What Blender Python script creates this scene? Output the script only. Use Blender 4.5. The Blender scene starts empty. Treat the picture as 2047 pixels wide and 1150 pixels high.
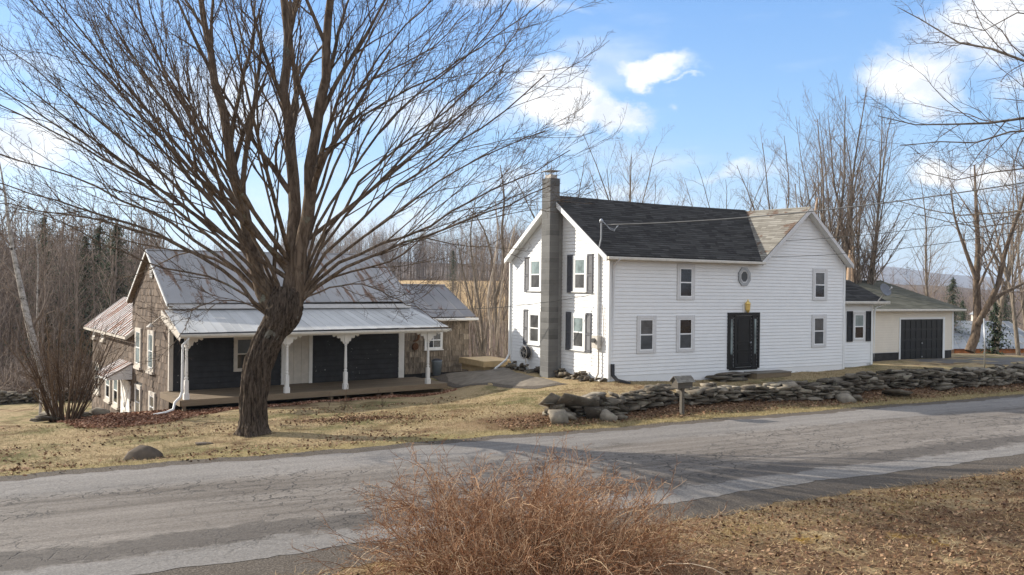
import bpy, math, random
import numpy as np
from mathutils import Vector, Matrix
random.seed(7); RNG = np.random.default_rng(11)
S = bpy.context.scene; COL = S.collection
rad = math.radians
# ------------------------------------------------------------------ camera model
FPX, PITCH, ROLL, CAMZ = 1700.0, rad(-0.0268), rad(0.7294), 3.6
def ray(px, py):
    a, b = px-1023.5, py-575.0; c, s = math.cos(ROLL), math.sin(ROLL)
    u = a*c+b*s; v = -a*s+b*c; x = u/FPX; zu = -v/FPX
    c, s = math.cos(PITCH), math.sin(PITCH)
    return np.array([x, c-zu*s, s+zu*c])
def at(px, py, D):
    d = ray(px, py); return d*(D/d[1])+np.array([0, 0, CAMZ])
def on_z(px, py, z):
    d = ray(px, py); return d*((z-CAMZ)/d[2])+np.array([0, 0, CAMZ])
# ------------------------------------------------------------------ scene helpers
def tag(o, label=None, cat=None, group=None, kind=None):
    if label: o['label'] = label
    if cat: o['category'] = cat
    if group: o['group'] = group
    if kind: o['kind'] = kind
    return o
ZB = {}
def empty(name, loc, rz, label, cat, group=None):
    o = bpy.data.objects.new(name, None); COL.objects.link(o)
    o.empty_display_size = .3; o.location = loc; o.rotation_euler = (0, 0, rz)
    ZB[o] = loc[2]
    return tag(o, label, cat, group)
def mesh_np(name, V, F, rnd=None, smooth=False):
    """V (n,3), F list of (m,k) int arrays, rnd list of per face arrays"""
    me = bpy.data.meshes.new(name)
    V = np.asarray(V, dtype=np.float32)
    F = [np.asarray(f, dtype=np.int32) for f in F if len(f)]
    nl = sum(f.size for f in F); nf = sum(len(f) for f in F)
    me.vertices.add(len(V)); me.vertices.foreach_set('co', V.ravel())
    me.loops.add(nl); me.loops.foreach_set('vertex_index', np.concatenate([f.ravel() for f in F]))
    me.polygons.add(nf)
    tot = np.concatenate([np.full(len(f), f.shape[1], dtype=np.int32) for f in F])
    st = np.concatenate([[0], np.cumsum(tot)[:-1]]).astype(np.int32)
    me.polygons.foreach_set('loop_start', st)
    try: me.polygons.foreach_set('loop_total', tot)
    except Exception: pass
    me.update(calc_edges=True)
    if smooth: me.polygons.foreach_set('use_smooth', np.ones(nf, dtype=bool))
    if rnd is not None:
        at_ = me.attributes.new('rnd', 'FLOAT', 'FACE'); at_.data.foreach_set('value', np.asarray(rnd, dtype=np.float32))
    return me
class MB:
    def __init__(s): s.v = []; s.f = []; s.r = []
    def add(s, vs, fs, r=None):
        n = len(s.v); r = random.random() if r is None else r
        s.v += [tuple(map(float, p)) for p in vs]; s.f += [tuple(i+n for i in f) for f in fs]; s.r += [r]*len(fs); return s
    def box(s, x0, x1, y0, y1, z0, z1, r=None):
        x0, x1 = min(x0, x1), max(x0, x1); y0, y1 = min(y0, y1), max(y0, y1); z0, z1 = min(z0, z1), max(z0, z1)
        return s.add([(x0,y0,z0),(x1,y0,z0),(x1,y1,z0),(x0,y1,z0),(x0,y0,z1),(x1,y0,z1),(x1,y1,z1),(x0,y1,z1)],
              [(0,3,2,1),(4,5,6,7),(0,1,5,4),(1,2,6,5),(2,3,7,6),(3,0,4,7)], r)
    def hexa(s, P, r=None):   # 8 points: bottom 4 then top 4
        return s.add(P, [(0,3,2,1),(4,5,6,7),(0,1,5,4),(1,2,6,5),(2,3,7,6),(3,0,4,7)], r)
    def prism(s, poly, vec, r=None):
        n = len(poly); P = [np.array(p, float) for p in poly]; Q = [p+np.array(vec) for p in P]
        return s.add(P+Q, [tuple(range(n))[::-1], tuple(range(n, 2*n))]+[(i, (i+1) % n, n+(i+1) % n, n+i) for i in range(n)], r)
    def slab(s, a, b, c, d, t, r=None):  # quad a b c d with thickness t downwards
        dn = np.array([0, 0, -t]); P = [np.array(p, float) for p in (a, b, c, d)]
        return s.hexa([p+dn for p in P]+P, r)
    def tube(s, path, rad_, n=8, r=None, cap=True):
        P = np.array(path, float); k = len(P); R = np.broadcast_to(np.asarray(rad_, float), (k,))
        T = np.gradient(P, axis=0); T /= np.linalg.norm(T, axis=1)[:, None]+1e-9
        ref = np.array([0, 0, 1.]) if abs(T[0][2]) < .9 else np.array([1., 0, 0])
        vs = []
        for i in range(k):
            A = np.cross(T[i], ref); A /= np.linalg.norm(A)+1e-9; B = np.cross(T[i], A)
            for j in range(n):
                a = 2*math.pi*j/n; vs.append(P[i]+R[i]*(A*math.cos(a)+B*math.sin(a)))
        fs = [(i*n+j, i*n+(j+1) % n, (i+1)*n+(j+1) % n, (i+1)*n+j) for i in range(k-1) for j in range(n)]
        if cap: fs += [tuple(range(n))[::-1], tuple(range((k-1)*n, k*n))]
        return s.add(vs, fs, r)
    def lathe(s, c, prof, n=16, r=None):
        vs = []
        for (ra, z) in prof:
            for j in range(n):
                a = 2*math.pi*(j+.5)/n; vs.append((c[0]+ra*math.cos(a), c[1]+ra*math.sin(a), c[2]+z))
        k = len(prof)
        fs = [(i*n+j, i*n+(j+1) % n, (i+1)*n+(j+1) % n, (i+1)*n+j) for i in range(k-1) for j in range(n)]
        fs += [tuple(range(n))[::-1], tuple(range((k-1)*n, k*n))]
        return s.add(vs, fs, r)
    def build(s, name, mat, parent=None, zb=None, smooth=False, bevel=0):
        z0 = 0
        if parent is not None:
            p = parent
            while p.parent: p = p.parent
            z0 = ZB.get(p, 0)
        me = bpy.data.meshes.new(name)
        me.from_pydata([(x, y, z-z0) for x, y, z in s.v], [], s.f)
        a = me.attributes.new('rnd', 'FLOAT', 'FACE'); a.data.foreach_set('value', np.array(s.r, dtype=np.float32))
        me.materials.append(mat)
        if smooth: me.polygons.foreach_set('use_smooth', np.ones(len(s.f), dtype=bool))
        o = bpy.data.objects.new(name, me); COL.objects.link(o)
        if parent is not None: o.parent = parent
        if bevel:
            m = o.modifiers.new('bevel', 'BEVEL'); m.width = bevel; m.segments = 2; m.limit_method = 'ANGLE'
        return o
def link_mesh(name, me, mat, parent=None, loc=None):
    o = bpy.data.objects.new(name, me)
    if not me.materials: me.materials.append(mat)
    COL.objects.link(o)
    if parent is not None: o.parent = parent
    if loc is not None: o.location = loc
    return o
# ------------------------------------------------------------------ materials
class NT:
    def __init__(s, name, rough=.8, metal=0, spec=.3):
        s.m = bpy.data.materials.new(name); s.m.use_nodes = True; s.t = s.m.node_tree; s.n = s.t.nodes
        s.b = s.n['Principled BSDF']; s.b.inputs['Roughness'].default_value = rough; s.b.inputs['Metallic'].default_value = metal
        s.b.inputs['Specular IOR Level'].default_value = spec
        tc = s.n.new('ShaderNodeTexCoord'); s.obj = tc.outputs['Object']
    def L(s, a, b): s.t.links.new(a, b)
    def put(s, sock, v):
        if hasattr(v, 'is_output'): s.L(v, sock)
        elif isinstance(v, (tuple, list)) and len(v) == 3 and sock.type == 'RGBA': sock.default_value = (*v, 1)
        else: sock.default_value = v
    def map(s, scale=(1,1,1), vec=None, loc=(0,0,0), rot=(0,0,0)):
        n = s.n.new('ShaderNodeMapping'); s.L(vec or s.obj, n.inputs[0]); n.inputs['Scale'].default_value = scale
        n.inputs['Location'].default_value = loc; n.inputs['Rotation'].default_value = rot; return n.outputs[0]
    def noise(s, scale=5, detail=4, vec=None, rough=.6, dist=0):
        n = s.n.new('ShaderNodeTexNoise'); s.L(vec or s.obj, n.inputs['Vector']); n.inputs['Scale'].default_value = scale
        n.inputs['Detail'].default_value = detail; n.inputs['Roughness'].default_value = rough; n.inputs['Distortion'].default_value = dist
        return n.outputs['Fac']
    def voro(s, scale=5, feature='F1', vec=None, rnd=1, out='Distance'):
        n = s.n.new('ShaderNodeTexVoronoi'); n.feature = feature; s.L(vec or s.obj, n.inputs['Vector']); n.inputs['Scale'].default_value = scale
        n.inputs['Randomness'].default_value = rnd; return n.outputs[out]
    def ramp(s, fac, stops, interp='LINEAR'):
        n = s.n.new('ShaderNodeValToRGB'); s.put(n.inputs[0], fac); cr = n.color_ramp; cr.interpolation = interp
        while len(cr.elements) < len(stops): cr.elements.new(.5)
        for e, (p, c) in zip(cr.elements, stops):
            e.position = p; e.color = (*((c,)*3 if isinstance(c, (int, float)) else c), 1)
        return n.outputs[0]
    def mix(s, fac, a, b, mode='MIX'):
        n = s.n.new('ShaderNodeMix'); n.data_type = 'RGBA'; n.blend_type = mode
        s.put(n.inputs[0], fac); s.put(n.inputs[6], a); s.put(n.inputs[7], b); return n.outputs[2]
    def math(s, op, a, b=0., c=0., clamp=False):
        n = s.n.new('ShaderNodeMath'); n.operation = op; n.use_clamp = clamp
        s.put(n.inputs[0], a); s.put(n.inputs[1], b); s.put(n.inputs[2], c); return n.outputs[0]
    def band(s, x, a, b, soft):  # 1 inside [a,b]
        return s.math('MULTIPLY', s.smooth(x, a-soft, a+soft), s.math('SUBTRACT', 1., s.smooth(x, b-soft, b+soft)))
    def smooth(s, x, a, b):
        n = s.n.new('ShaderNodeMapRange'); n.interpolation_type = 'SMOOTHSTEP'; s.put(n.inputs[0], x)
        n.inputs[1].default_value = a; n.inputs[2].default_value = b; return n.outputs[0]
    def dot(s, v, vec=None):
        n = s.n.new('ShaderNodeVectorMath'); n.operation = 'DOT_PRODUCT'; s.L(vec or s.obj, n.inputs[0]); n.inputs[1].default_value = v; return n.outputs['Value']
    def attr(s, name='rnd'):
        n = s.n.new('ShaderNodeAttribute'); n.attribute_name = name; return n.outputs['Fac']
    def bump(s, h, st=.5, dist=.02):
        n = s.n.new('ShaderNodeBump'); n.inputs['Strength'].default_value = st; n.inputs['Distance'].default_value = dist
        s.put(n.inputs['Height'], h); s.L(n.outputs[0], s.b.inputs['Normal']); return s
    def col(s, c): s.put(s.b.inputs['Base Color'], c); return s
    def rough(s, c): s.put(s.b.inputs['Roughness'], c); return s
M = {}
def simple(name, c, rough=.7, metal=0, var=.15, scale=6, bump=0, spec=.3):
    t = NT(name, rough, metal, spec); a = tuple(x*(1-var) for x in c); b = tuple(min(1, x*(1+var)) for x in c)
    t.col(t.ramp(t.noise(scale, 5), [(.3, a), (.7, b)]))
    if bump: t.bump(t.noise(scale*6, 3), bump, .01)
    M[name] = t.m; return t.m
simple('white_vinyl', (.80,.80,.79), .5, var=.03, scale=1.5)
simple('cream_vinyl', (.72,.65,.54), .5, var=.04, scale=2)
simple('white_trim', (.76,.76,.74), .5, var=.05, scale=3)
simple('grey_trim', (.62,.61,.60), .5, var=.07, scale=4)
simple('cream_gutter', (.58,.54,.47), .5, var=.12, scale=5)
simple('black_paint', (.012,.012,.012), .35, var=.3, scale=4)
simple('shutter_grey', (.10,.10,.11), .6, var=.2, scale=8)
simple('shutter_black', (.016,.016,.018), .5, var=.2, scale=8)
simple('brass', (.85,.60,.20), .35, .6, var=.15)
simple('dark_metal', (.06,.06,.065), .5, .6)
simple('rust_brown', (.10,.045,.02), .8, .2, var=.4, scale=20)
simple('grey_metal', (.35,.36,.37), .45, .7)
simple('dish_grey', (.17,.18,.20), .5, .1)
simple('meter_box', (.50,.47,.42), .6, var=.1)
simple('pipe_tan', (.42,.38,.33), .6, var=.15)
simple('wire_black', (.02,.02,.02), .6)
simple('wire_grey', (.16,.16,.155), .6)
simple('concrete', (.17,.145,.115), .9, var=.25, scale=3, bump=.4)
simple('foundation_dark', (.035,.033,.032), .9, var=.4, scale=3, bump=.4)
simple('fresh_wood', (.50,.36,.19), .7, var=.15, scale=5)
simple('rope', (.45,.40,.32), .8)
simple('can_grey', (.22,.25,.27), .5, var=.1)
simple('plastic_black', (.02,.02,.022), .4)
simple('dull_orange', (.45,.16,.045), .7, var=.3, scale=2)
simple('peach_wall', (.55,.40,.28), .8, var=.3, scale=1.5)
def wood(name, c1, c2, rough=.8, sc=(1.5, 14, 14)):
    t = NT(name, rough); n = t.noise(2.5, 6, t.map(sc)); r = t.attr()
    c = t.ramp(n, [(.25, c1), (.75, c2)]); c = t.mix(.35, c, t.ramp(r, [(0, tuple(x*.6 for x in c1)), (1, tuple(min(1, x*1.25) for x in c2))]))
    t.col(c); t.bump(n, .4, .01); M[name] = t.m
wood('deck_wood', (.13,.095,.06), (.25,.19,.125))
wood('weathered_wood', (.12,.105,.085), (.26,.235,.20))
wood('old_grey_wood', (.07,.06,.048), (.17,.148,.12))
wood('orange_wood', (.40,.17,.05), (.62,.30,.10))
# cedar shakes: per shingle random tone, vertical grain
for nm, a, b, c in (('shake_brown', (.062,.042,.029), (.128,.092,.066), (.215,.165,.125)), ('shake_tan', (.13,.103,.075), (.22,.175,.128), (.31,.255,.19))):
    t = NT(nm, .9); r = t.attr(); g = t.noise(2.4, 5, t.map((8, 8, .9)))
    base = t.ramp(r, [(0, a), (.55, b), (1, c)]); gr = t.ramp(g, [(.34, .48), (.52, 1.), (.68, 1.65)])
    t.col(t.mix(1, base, gr, 'MULTIPLY')); t.bump(g, .5, .01); M[nm] = t.m
# painted black lap boards with chipped spots
t = NT('black_clapboard', .6); chip = t.smooth(t.noise(9, 6), .64, .68); low = t.noise(1.2, 3)
t.col(t.mix(t.math('MULTIPLY', chip, t.smooth(low, .5, .6)), t.ramp(t.noise(3, 4), [(.3, (.012,.012,.013)), (.7, (.032,.032,.036))]), (.35,.34,.31))); M['black_clapboard'] = t.m
# peeling white paint
t = NT('peeling_white', .7); chip = t.smooth(t.noise(7, 6, t.map((1,1,.35))), .58, .62)
t.col(t.mix(chip, (.74,.72,.68), (.16,.12,.085))); M['peeling_white'] = t.m
simple('porch_white', (.74,.72,.68), .55, var=.06, scale=5)
simple('aged_white', (.55,.50,.43), .7, var=.12, scale=4)
# asphalt shingle roofs: courses from z
def shingle(name, c1, c2, spots=None, seed=0.):
    t = NT(name, 1., 0, .03); v = t.map((1,1,1), loc=(seed, 0, 0))
    br = t.n.new('ShaderNodeTexBrick'); t.L(t.obj, br.inputs['Vector'])
    n = t.noise(1.1, 6, v); n2 = t.noise(14, 3)
    c = t.ramp(t.math('ADD', t.math('MULTIPLY', n, .6), t.math('MULTIPLY', n2, .4)), [(.32, c1), (.68, c2)])
    rr = t.attr(); c = t.mix(.5, c, t.ramp(rr, [(0, tuple(x*.75 for x in c1)), (1, tuple(x*1.2 for x in c2))]))
    t.n.remove(br)
    if spots:
        thr, sc, colr = spots; c = t.mix(t.smooth(t.noise(sc, 5), thr, thr+.06), c, colr)
    t.col(c); t.bump(n2, .4, .01); M[name] = t.m
shingle('roof_charcoal', (.034,.033,.032), (.075,.072,.069), (.66, 3.0, (.085,.083,.077)))
shingle('roof_mossy', (.155,.14,.118), (.27,.255,.225), (.54, 1.3, (.14,.10,.078)))
shingle('roof_green', (.108,.106,.084), (.152,.148,.120))
# sheet metal roofs
def metal_roof(name, c1, c2, rust, rthr, sx=(.5, 3, .5), seed=0, metal=.35, rough=.5):
    t = NT(name, rough, metal, .18); v = t.map(sx, loc=(seed, seed, 0)); n = t.noise(1.2, 6, v)
    b = t.ramp(t.noise(.7, 4), [(.3, c1), (.7, c2)]); rs = t.smooth(n, rthr, rthr+.1)
    b = t.mix(.3, b, t.ramp(t.attr(), [(0, tuple(x*.75 for x in c1)), (1, tuple(min(1, x*1.2) for x in c2))]))
    b = t.mix(rs, b, t.ramp(t.noise(9, 4), [(.3, rust), (.7, tuple(x*2 for x in rust))]))
    t.col(b); t.rough(t.math('ADD', rough, t.math('MULTIPLY', rs, .3))); t.bump(t.noise(2, 3), .15, .02); M[name] = t.m
metal_roof('metal_barn', (.24,.235,.235), (.34,.335,.335), (.12,.08,.06), .52, (3.2, .5, .7), 3, .05, .6)
metal_roof('metal_porch', (.36,.36,.355), (.50,.50,.49), (.25,.22,.20), .66, (3, .4, 1), 1, .0, .55)
metal_roof('metal_rusty', (.26,.23,.22), (.42,.39,.38), (.17,.07,.035), .50, (.5, 4.5, .5), 5, .2, .6)
metal_roof('metal_annex', (.17,.165,.17), (.25,.245,.25), (.11,.055,.04), .62, (3.2, .5, .7), 9, .05, .6)
metal_roof('metal_bright', (.20,.215,.235), (.33,.345,.36), (.15,.14,.13), .55, (1, 1, 1), 2, .2, .5)
# window glass; glass_sky is paler, with the sky's reflection painted into its colour
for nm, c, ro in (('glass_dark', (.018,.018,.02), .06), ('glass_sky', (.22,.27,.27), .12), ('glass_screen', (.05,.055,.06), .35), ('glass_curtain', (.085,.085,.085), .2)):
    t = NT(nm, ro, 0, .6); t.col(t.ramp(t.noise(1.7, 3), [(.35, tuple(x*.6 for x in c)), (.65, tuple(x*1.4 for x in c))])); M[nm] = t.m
# chimney blocks
t = NT('cinder_block', .95, 0, .1); g = t.noise(25, 4); l = t.noise(1.5, 3)
c = t.ramp(t.attr(), [(0, (.105,.104,.10)), (1, (.17,.168,.162))]); c = t.mix(t.ramp(l, [(.4, 0.), (.6, .4)]), c, (.19,.186,.178))
t.col(c); t.bump(g, .5, .01); M['cinder_block'] = t.m
simple('mortar', (.22,.215,.205), .95)
# stones
t = NT('field_stone', .95, 0, .15); n = t.noise(4, 6); li = t.smooth(t.noise(7, 5), .56, .64)
c = t.ramp(t.attr(), [(0, (.062,.050,.038)), (.5, (.135,.113,.086)), (1, (.27,.235,.185))]); c = t.mix(1, c, t.ramp(n, [(.3, .6), (.7, 1.3)]), 'MULTIPLY')
c = t.mix(t.math('MULTIPLY', li, .5), c, (.23,.225,.165)); t.col(c); t.bump(t.noise(12, 5), .7, .02); M['field_stone'] = t.m
simple('dark_stone', (.095,.074,.056), .95, var=.35, scale=3, bump=.6)
# bark
def bark(name, c1, c2, sc=(7, 7, 1.0), light=None, bs=.9, bd=.04, scale=2.2):
    t = NT(name, .95, 0, .1); n = t.noise(scale, 7, t.map(sc), .65, .6)
    c = t.ramp(n, [(.36, c1), (.64, c2)])
    if light: c = t.mix(t.smooth(t.noise(light[0], 5), light[1], light[1]+.06), c, light[2])
    t.col(c); t.bump(n, bs, bd); M[name] = t.m
bark('bark_maple', (.015,.011,.008), (.15,.115,.088), (9, 9, 1.1), (2.2, .63, (.19,.18,.15)), 1, .07, 2.6)
bark('bark_limb', (.07,.050,.036), (.20,.150,.108), (4, 4, 1.2), (2.5, .62, (.17,.17,.13)))
bark('bark_twig', (.075,.055,.043), (.14,.105,.082), (2, 2, 2))
bark('bark_grey', (.11,.09,.07), (.25,.21,.165), (5, 5, 1.))
bark('bark_far', (.15,.115,.092), (.29,.235,.19), (2, 2, 1))
bark('bark_pale', (.30,.24,.18), (.55,.46,.37), (5, 5, 1.2))
bark('bark_birch', (.20,.18,.155), (.52,.48,.43), (3, 3, 4), (5, .60, (.06,.05,.045)), .3)
bark('bark_peeled', (.35,.24,.16), (.55,.40,.28), (5, 5, .7))
def leafy(name, a, b, c, rough=.9):
    t = NT(name, rough, 0, .1); t.col(t.ramp(t.attr(), [(0, a), (.5, b), (1, c)])); M[name] = t.m
leafy('conifer', (.030,.040,.024), (.060,.078,.045), (.11,.13,.08))
leafy('bramble', (.12,.055,.028), (.29,.145,.075), (.52,.37,.24))
leafy('bush_stems', (.06,.04,.028), (.13,.085,.055), (.22,.16,.11))
leafy('dead_leaves', (.045,.024,.016), (.16,.085,.048), (.40,.26,.16))
leafy('dry_grass', (.16,.10,.05), (.33,.225,.12), (.55,.42,.25))
leafy('lawn_blades', (.11,.10,.04), (.29,.225,.115), (.48,.38,.23))
leafy('mulch_chips', (.09,.038,.022), (.26,.125,.075), (.48,.30,.20))
leafy('wood_mass', (.13,.098,.078), (.23,.18,.145), (.36,.29,.235))
leafy('dry_reed', (.35,.25,.15), (.5,.38,.25), (.65,.52,.37))
# ------------------------------------------------------------------ terrain
RD, RN = np.array([.883, .469]), np.array([-.469, .883])
_ = 9.99
CP = np.array([
 (0,0,.3),(-10,2,.2),(8,4,.3),(6,11,.18),(12,13,.25),(20,14,.4),(2,10,.12),(-4,7,.05),(-12,4,0),(30,16,.6),
 (-6.6,21.8,-.2),(-10.7,27.4,-.58),(-6.5,30.2,-.52),(-2.5,33.2,-.5),(3.3,29,.36),(0,35,.25),(-.3,32,.12),(-2.5,36.5,-.14),(-3.2,35.6,-.2),(-1.2,33.5,-.07),
 (.3,30.1,.02),(1.5,28.8,.16),(5,28.5,.33),(9,31,.26),(7.2,31.2,.26),(13.7,34.8,.38),(15.8,36.7,.4),(20.4,44.4,.06),(25,47,.03),(22,39.5,.1),(28,46,-.03),(19,40.5,.13),
 (1,23,.05),(4.8,23.9,.08),(5,25.5,.2),(12,29,.24),(20,33.3,.2),(30,38,.15),(12,27,.05),(20,31.5,.05),(2,25.5,.12),(-1,24,-.05),(-2,28,-.25),
 (-13.5,27.3,-.72),(-14.3,29,-.98),(-14.4,32.5,-1.7),(-16.7,36,-2.3),(-19.7,40,-2.45),(-22,38,-2.4),(-12,20,-.35),(-14.5,24,-.5),(-17,24,-.9),(-13.4,25.6,-.62),(-19,30,-1.9),
 (-24,42.5,-2.6),(-26,30,-2.2),(-30,60,-3.4),(-45,60,-3.4),(-40,100,-3),(-12,45,-2.6),(0,45,-1.2),(0,60,-2.2),(10,55,-1.5),(18,60,-1.2),(-25,18,-1),
 (31,52,-.22),(28,53,-.2),(35,58,-1.3),(33,66,-3.2),(48,85,-4.8),(60,60,-1.5),(45,50,-.2),(20,75,-3),
 (-10,120,.3),(15,125,.0),(-10,200,2.6),(-10,300,5.8),(50,300,5.8),(-100,200,2),(-160,300,6),(60,150,-8),(120,200,-9),(120,350,-2),(250,300,-8),(-250,150,0),(200,100,-5),
 (0,700,9),(-400,600,10),(300,600,3),(500,500,0),(0,3000,15),(-3000,3000,15),(3000,3000,10),(2000,500,0),(-2000,500,5),(0,-60,1),(80,-40,2),(-80,-40,0),(0,-2000,0),(2500,-500,0),(-2500,-500,0),
 ], float)
def _w(x, y):
    r = np.sqrt(x*x+(y-25)**2)+1e-6; k = np.where(r < 40, r, 40+40*np.log(np.maximum(r, 40)/40))/r
    return np.stack([x*k, (y-25)*k], -1)
_C = _w(CP[:,0], CP[:,1]); _A = np.sqrt(((_C[:,None]-_C[None])**2).sum(-1)+.5)
_W = np.linalg.solve(_A+.05*np.eye(len(_A))*-1, CP[:,2])
def H(x, y):
    x = np.atleast_1d(np.asarray(x, float)); y = np.atleast_1d(np.asarray(y, float)); sh = x.shape; x = x.ravel(); y = y.ravel()
    out = np.zeros(len(x))
    for i in range(0, len(x), 20000):
        q = _w(x[i:i+20000], y[i:i+20000]); out[i:i+20000] = np.sqrt(((q[:,None]-_C[None])**2).sum(-1)+.5)@_W
    n = x*RN[0]+y*RN[1]; s = x*RD[0]+y*RD[1]
    f = np.clip((1.9-np.maximum(0, np.abs(n-14.5)-3.7))/1.9, 0, 1); f = f*f*(3-2*f)
    f = f*np.clip((400-np.abs(s))/200, 0, 1)
    out = out*(1-f)+0*f
    bump = .025*np.sin(x*1.7+y*.6)*np.sin(y*1.3-x*.4)+.02*np.sin(x*3.1)*np.sin(y*2.7+1)
    out += bump*(1-f)*np.clip(1-(np.hypot(x, y-25)-60)/60, 0, 1)
    return out.reshape(sh)
def h(x, y): return float(H(x, y)[0])
def axis(lo, hi, st, far, g=1.09):
    a = list(np.arange(lo, hi+1e-6, st)); d = st
    while a[-1] < far: d *= g; a.append(a[-1]+d)
    d = st
    while a[0] > -far: d *= g; a.insert(0, a[0]-d)
    return np.array(a)
gx = axis(-32, 40, .4, 6000); gy = axis(4, 62, .4, 6000)
X, Y = np.meshgrid(gx, gy); Z = H(X, Y)
nx, ny = len(gx), len(gy); I = np.arange(nx*ny).reshape(ny, nx)
F = np.stack([I[:-1,:-1], I[:-1,1:], I[1:,1:], I[1:,:-1]], -1).reshape(-1, 4)
gm = mesh_np('ground', np.stack([X, Y, Z], -1).reshape(-1, 3), [F], smooth=True)
t = NT('ground_grass', .95, 0, .1)
sx, nn = t.dot((.883,.469,0)), t.dot((-.469,.883,0)); yy = t.dot((0,1,0)); xx = t.dot((1,0,0))
wob = t.math('MULTIPLY', t.math('SUBTRACT', t.noise(.8, 4), .5), 1.6); nw = t.math('ADD', nn, wob)
big = t.noise(.35, 5); mid = t.noise(1.6, 6); fine = t.noise(16, 5, rough=.8); vf = t.noise(45, 3, rough=.8)
straw = t.ramp(fine, [(.3, (.17,.12,.065)), (.5, (.35,.262,.145)), (.7, (.54,.43,.265))])
green = t.ramp(fine, [(.3, (.08,.078,.032)), (.7, (.25,.225,.10))])
litter = t.ramp(t.noise(22, 6, rough=.85), [(.32, (.04,.022,.014)), (.5, (.15,.085,.048)), (.68, (.33,.215,.125))])
gold = t.ramp(fine, [(.3, (.16,.085,.015)), (.7, (.36,.22,.045))])
lawn = t.mix(t.smooth(t.math('ADD', t.math('MULTIPLY', big, .55), t.math('MULTIPLY', mid, .45)), .46, .60), straw, green)
litm = t.smooth(t.math('ADD', t.math('MULTIPLY', mid, .6), t.math('MULTIPLY', t.noise(.5, 3, t.map(loc=(7,3,1))), .4)), .50, .62)
lawn = t.mix(t.math('MULTIPLY', litm, .8), lawn, litter)
verge = t.band(nw, 17.6, 19.0, .3); lawn = t.mix(t.math('MULTIPLY', verge, .75), lawn, t.mix(.45, straw, t.ramp(fine, [(.3, (.15,.13,.03)), (.7, (.30,.27,.08))])))
wl = t.math('MULTIPLY', t.band(nw, 18.9, 21.0, .35), t.smooth(sx, 8, 11)); lawn = t.mix(wl, lawn, litter)
ne = t.math('SUBTRACT', 1., t.smooth(nw, 9.2, 10.2)); near = t.mix(t.smooth(t.noise(.9, 5), .53, .63), litter, t.mix(t.smooth(t.noise(.6, 4, t.map(loc=(3,9,0))), .58, .63), straw, gold))
lawn = t.mix(t.math('MULTIPLY', ne, .95), lawn, near)
lawn = t.mix(t.band(nw, 9.0, 10.9, .4), lawn, t.mix(t.smooth(t.noise(1.3, 5, t.map(loc=(5,1,0))), .45, .6), t.mix(.5, straw, litter), t.mix(.5, gold, straw)))
forest = t.ramp(t.noise(.25, 8), [(.3, (.055,.036,.026)), (.7, (.14,.095,.07))]); field = t.ramp(t.noise(.05, 8), [(.3, (.33,.22,.11)), (.7, (.45,.32,.17))])
far = t.smooth(t.math('ADD', yy, t.math('MULTIPLY', xx, -.35)), 52, 60)
c = t.mix(far, lawn, forest)
fm = t.math('MULTIPLY', t.band(yy, 105, 296, 6), t.band(t.math('DIVIDE', xx, yy), -.16, .07, .01)); c = t.mix(fm, c, field)
t.col(c); t.bump(t.math('ADD', fine, t.math('MULTIPLY', vf, .6)), .8, .05); M['ground'] = t.m
tag(link_mesh('ground', gm, t.m), kind='structure')
# road, shoulders, driveway as sheets 4 mm apart
def strip(name, s0, s1, n0, n1, dz, mat, ds=.5, dn=.35, edge=0):
    ss = np.arange(s0, s1+ds, ds); ns = np.linspace(n0, n1, max(2, int(abs(n1-n0)/dn)+1)); A, B = np.meshgrid(ss, ns)
    if edge:
        wv = edge*(np.sin(A*.9)+.6*np.sin(A*2.7+1)+.5*np.sin(A*6.1+2)+.35*np.sin(A*13.3+np.sin(A*3))+.2*np.random.default_rng(4).normal(size=A.shape)); B = B+wv*(np.abs(B-14.5)/np.abs(B-14.5).max())**8*np.sign(B-14.5)
    x = A*RD[0]+B*RN[0]; y = A*RD[1]+B*RN[1]; Z = H(x, y)+dz
    I = np.arange(A.size).reshape(A.shape); F = np.stack([I[:-1,:-1], I[:-1,1:], I[1:,1:], I[1:,:-1]], -1).reshape(-1, 4)
    o = link_mesh(name, mesh_np(name, np.stack([A, B, Z], -1).reshape(-1, 3), [F], smooth=True), mat); o.rotation_euler = (0, 0, math.atan2(RD[1], RD[0])); return tag(o, kind='structure')
t = NT('asphalt', .85, 0, .25); yn = t.dot((0,1,0)); st = t.noise(1.2, 5, t.map((.12, 2.2, 1))); bigp = t.noise(.35, 4, t.map((.35, 1, 1)))
ynw = t.math('ADD', t.math('ADD', yn, t.math('MULTIPLY', t.math('SUBTRACT', t.noise(.6, 5), .5), .9)), t.math('MULTIPLY', t.math('SUBTRACT', t.noise(5, 5, t.map((.6, 1, 1))), .5), .9))
c = t.ramp(t.math('ADD', t.math('MULTIPLY', st, .6), t.math('MULTIPLY', bigp, .4)), [(.38, (.100,.084,.070)), (.60, (.205,.181,.158))])
c = t.mix(t.math('MULTIPLY', t.band(ynw, 10.5, 12.15, .2), .55), c, (.205,.196,.186))
c = t.mix(t.math('MULTIPLY', t.band(ynw, 12.2, 13.0, .12), .85), c, (.080,.069,.060))
c = t.mix(t.math('MULTIPLY', t.band(ynw, 16.2, 18, .3), .45), c, (.22,.21,.20))
wv = t.n.new('ShaderNodeVectorMath'); wv.operation = 'ADD'; nz = t.n.new('ShaderNodeTexNoise'); nz.inputs['Scale'].default_value = 1.7; nz.inputs['Detail'].default_value = 5; t.L(t.obj, nz.inputs['Vector'])
t.L(nz.outputs['Color'], wv.inputs[0]); t.L(t.obj, wv.inputs[1])
cr1 = t.math('SUBTRACT', 1., t.smooth(t.voro(3.0, 'DISTANCE_TO_EDGE', t.map((.5, 1.2, 1), wv.outputs[0])), .0, .055))
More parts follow.
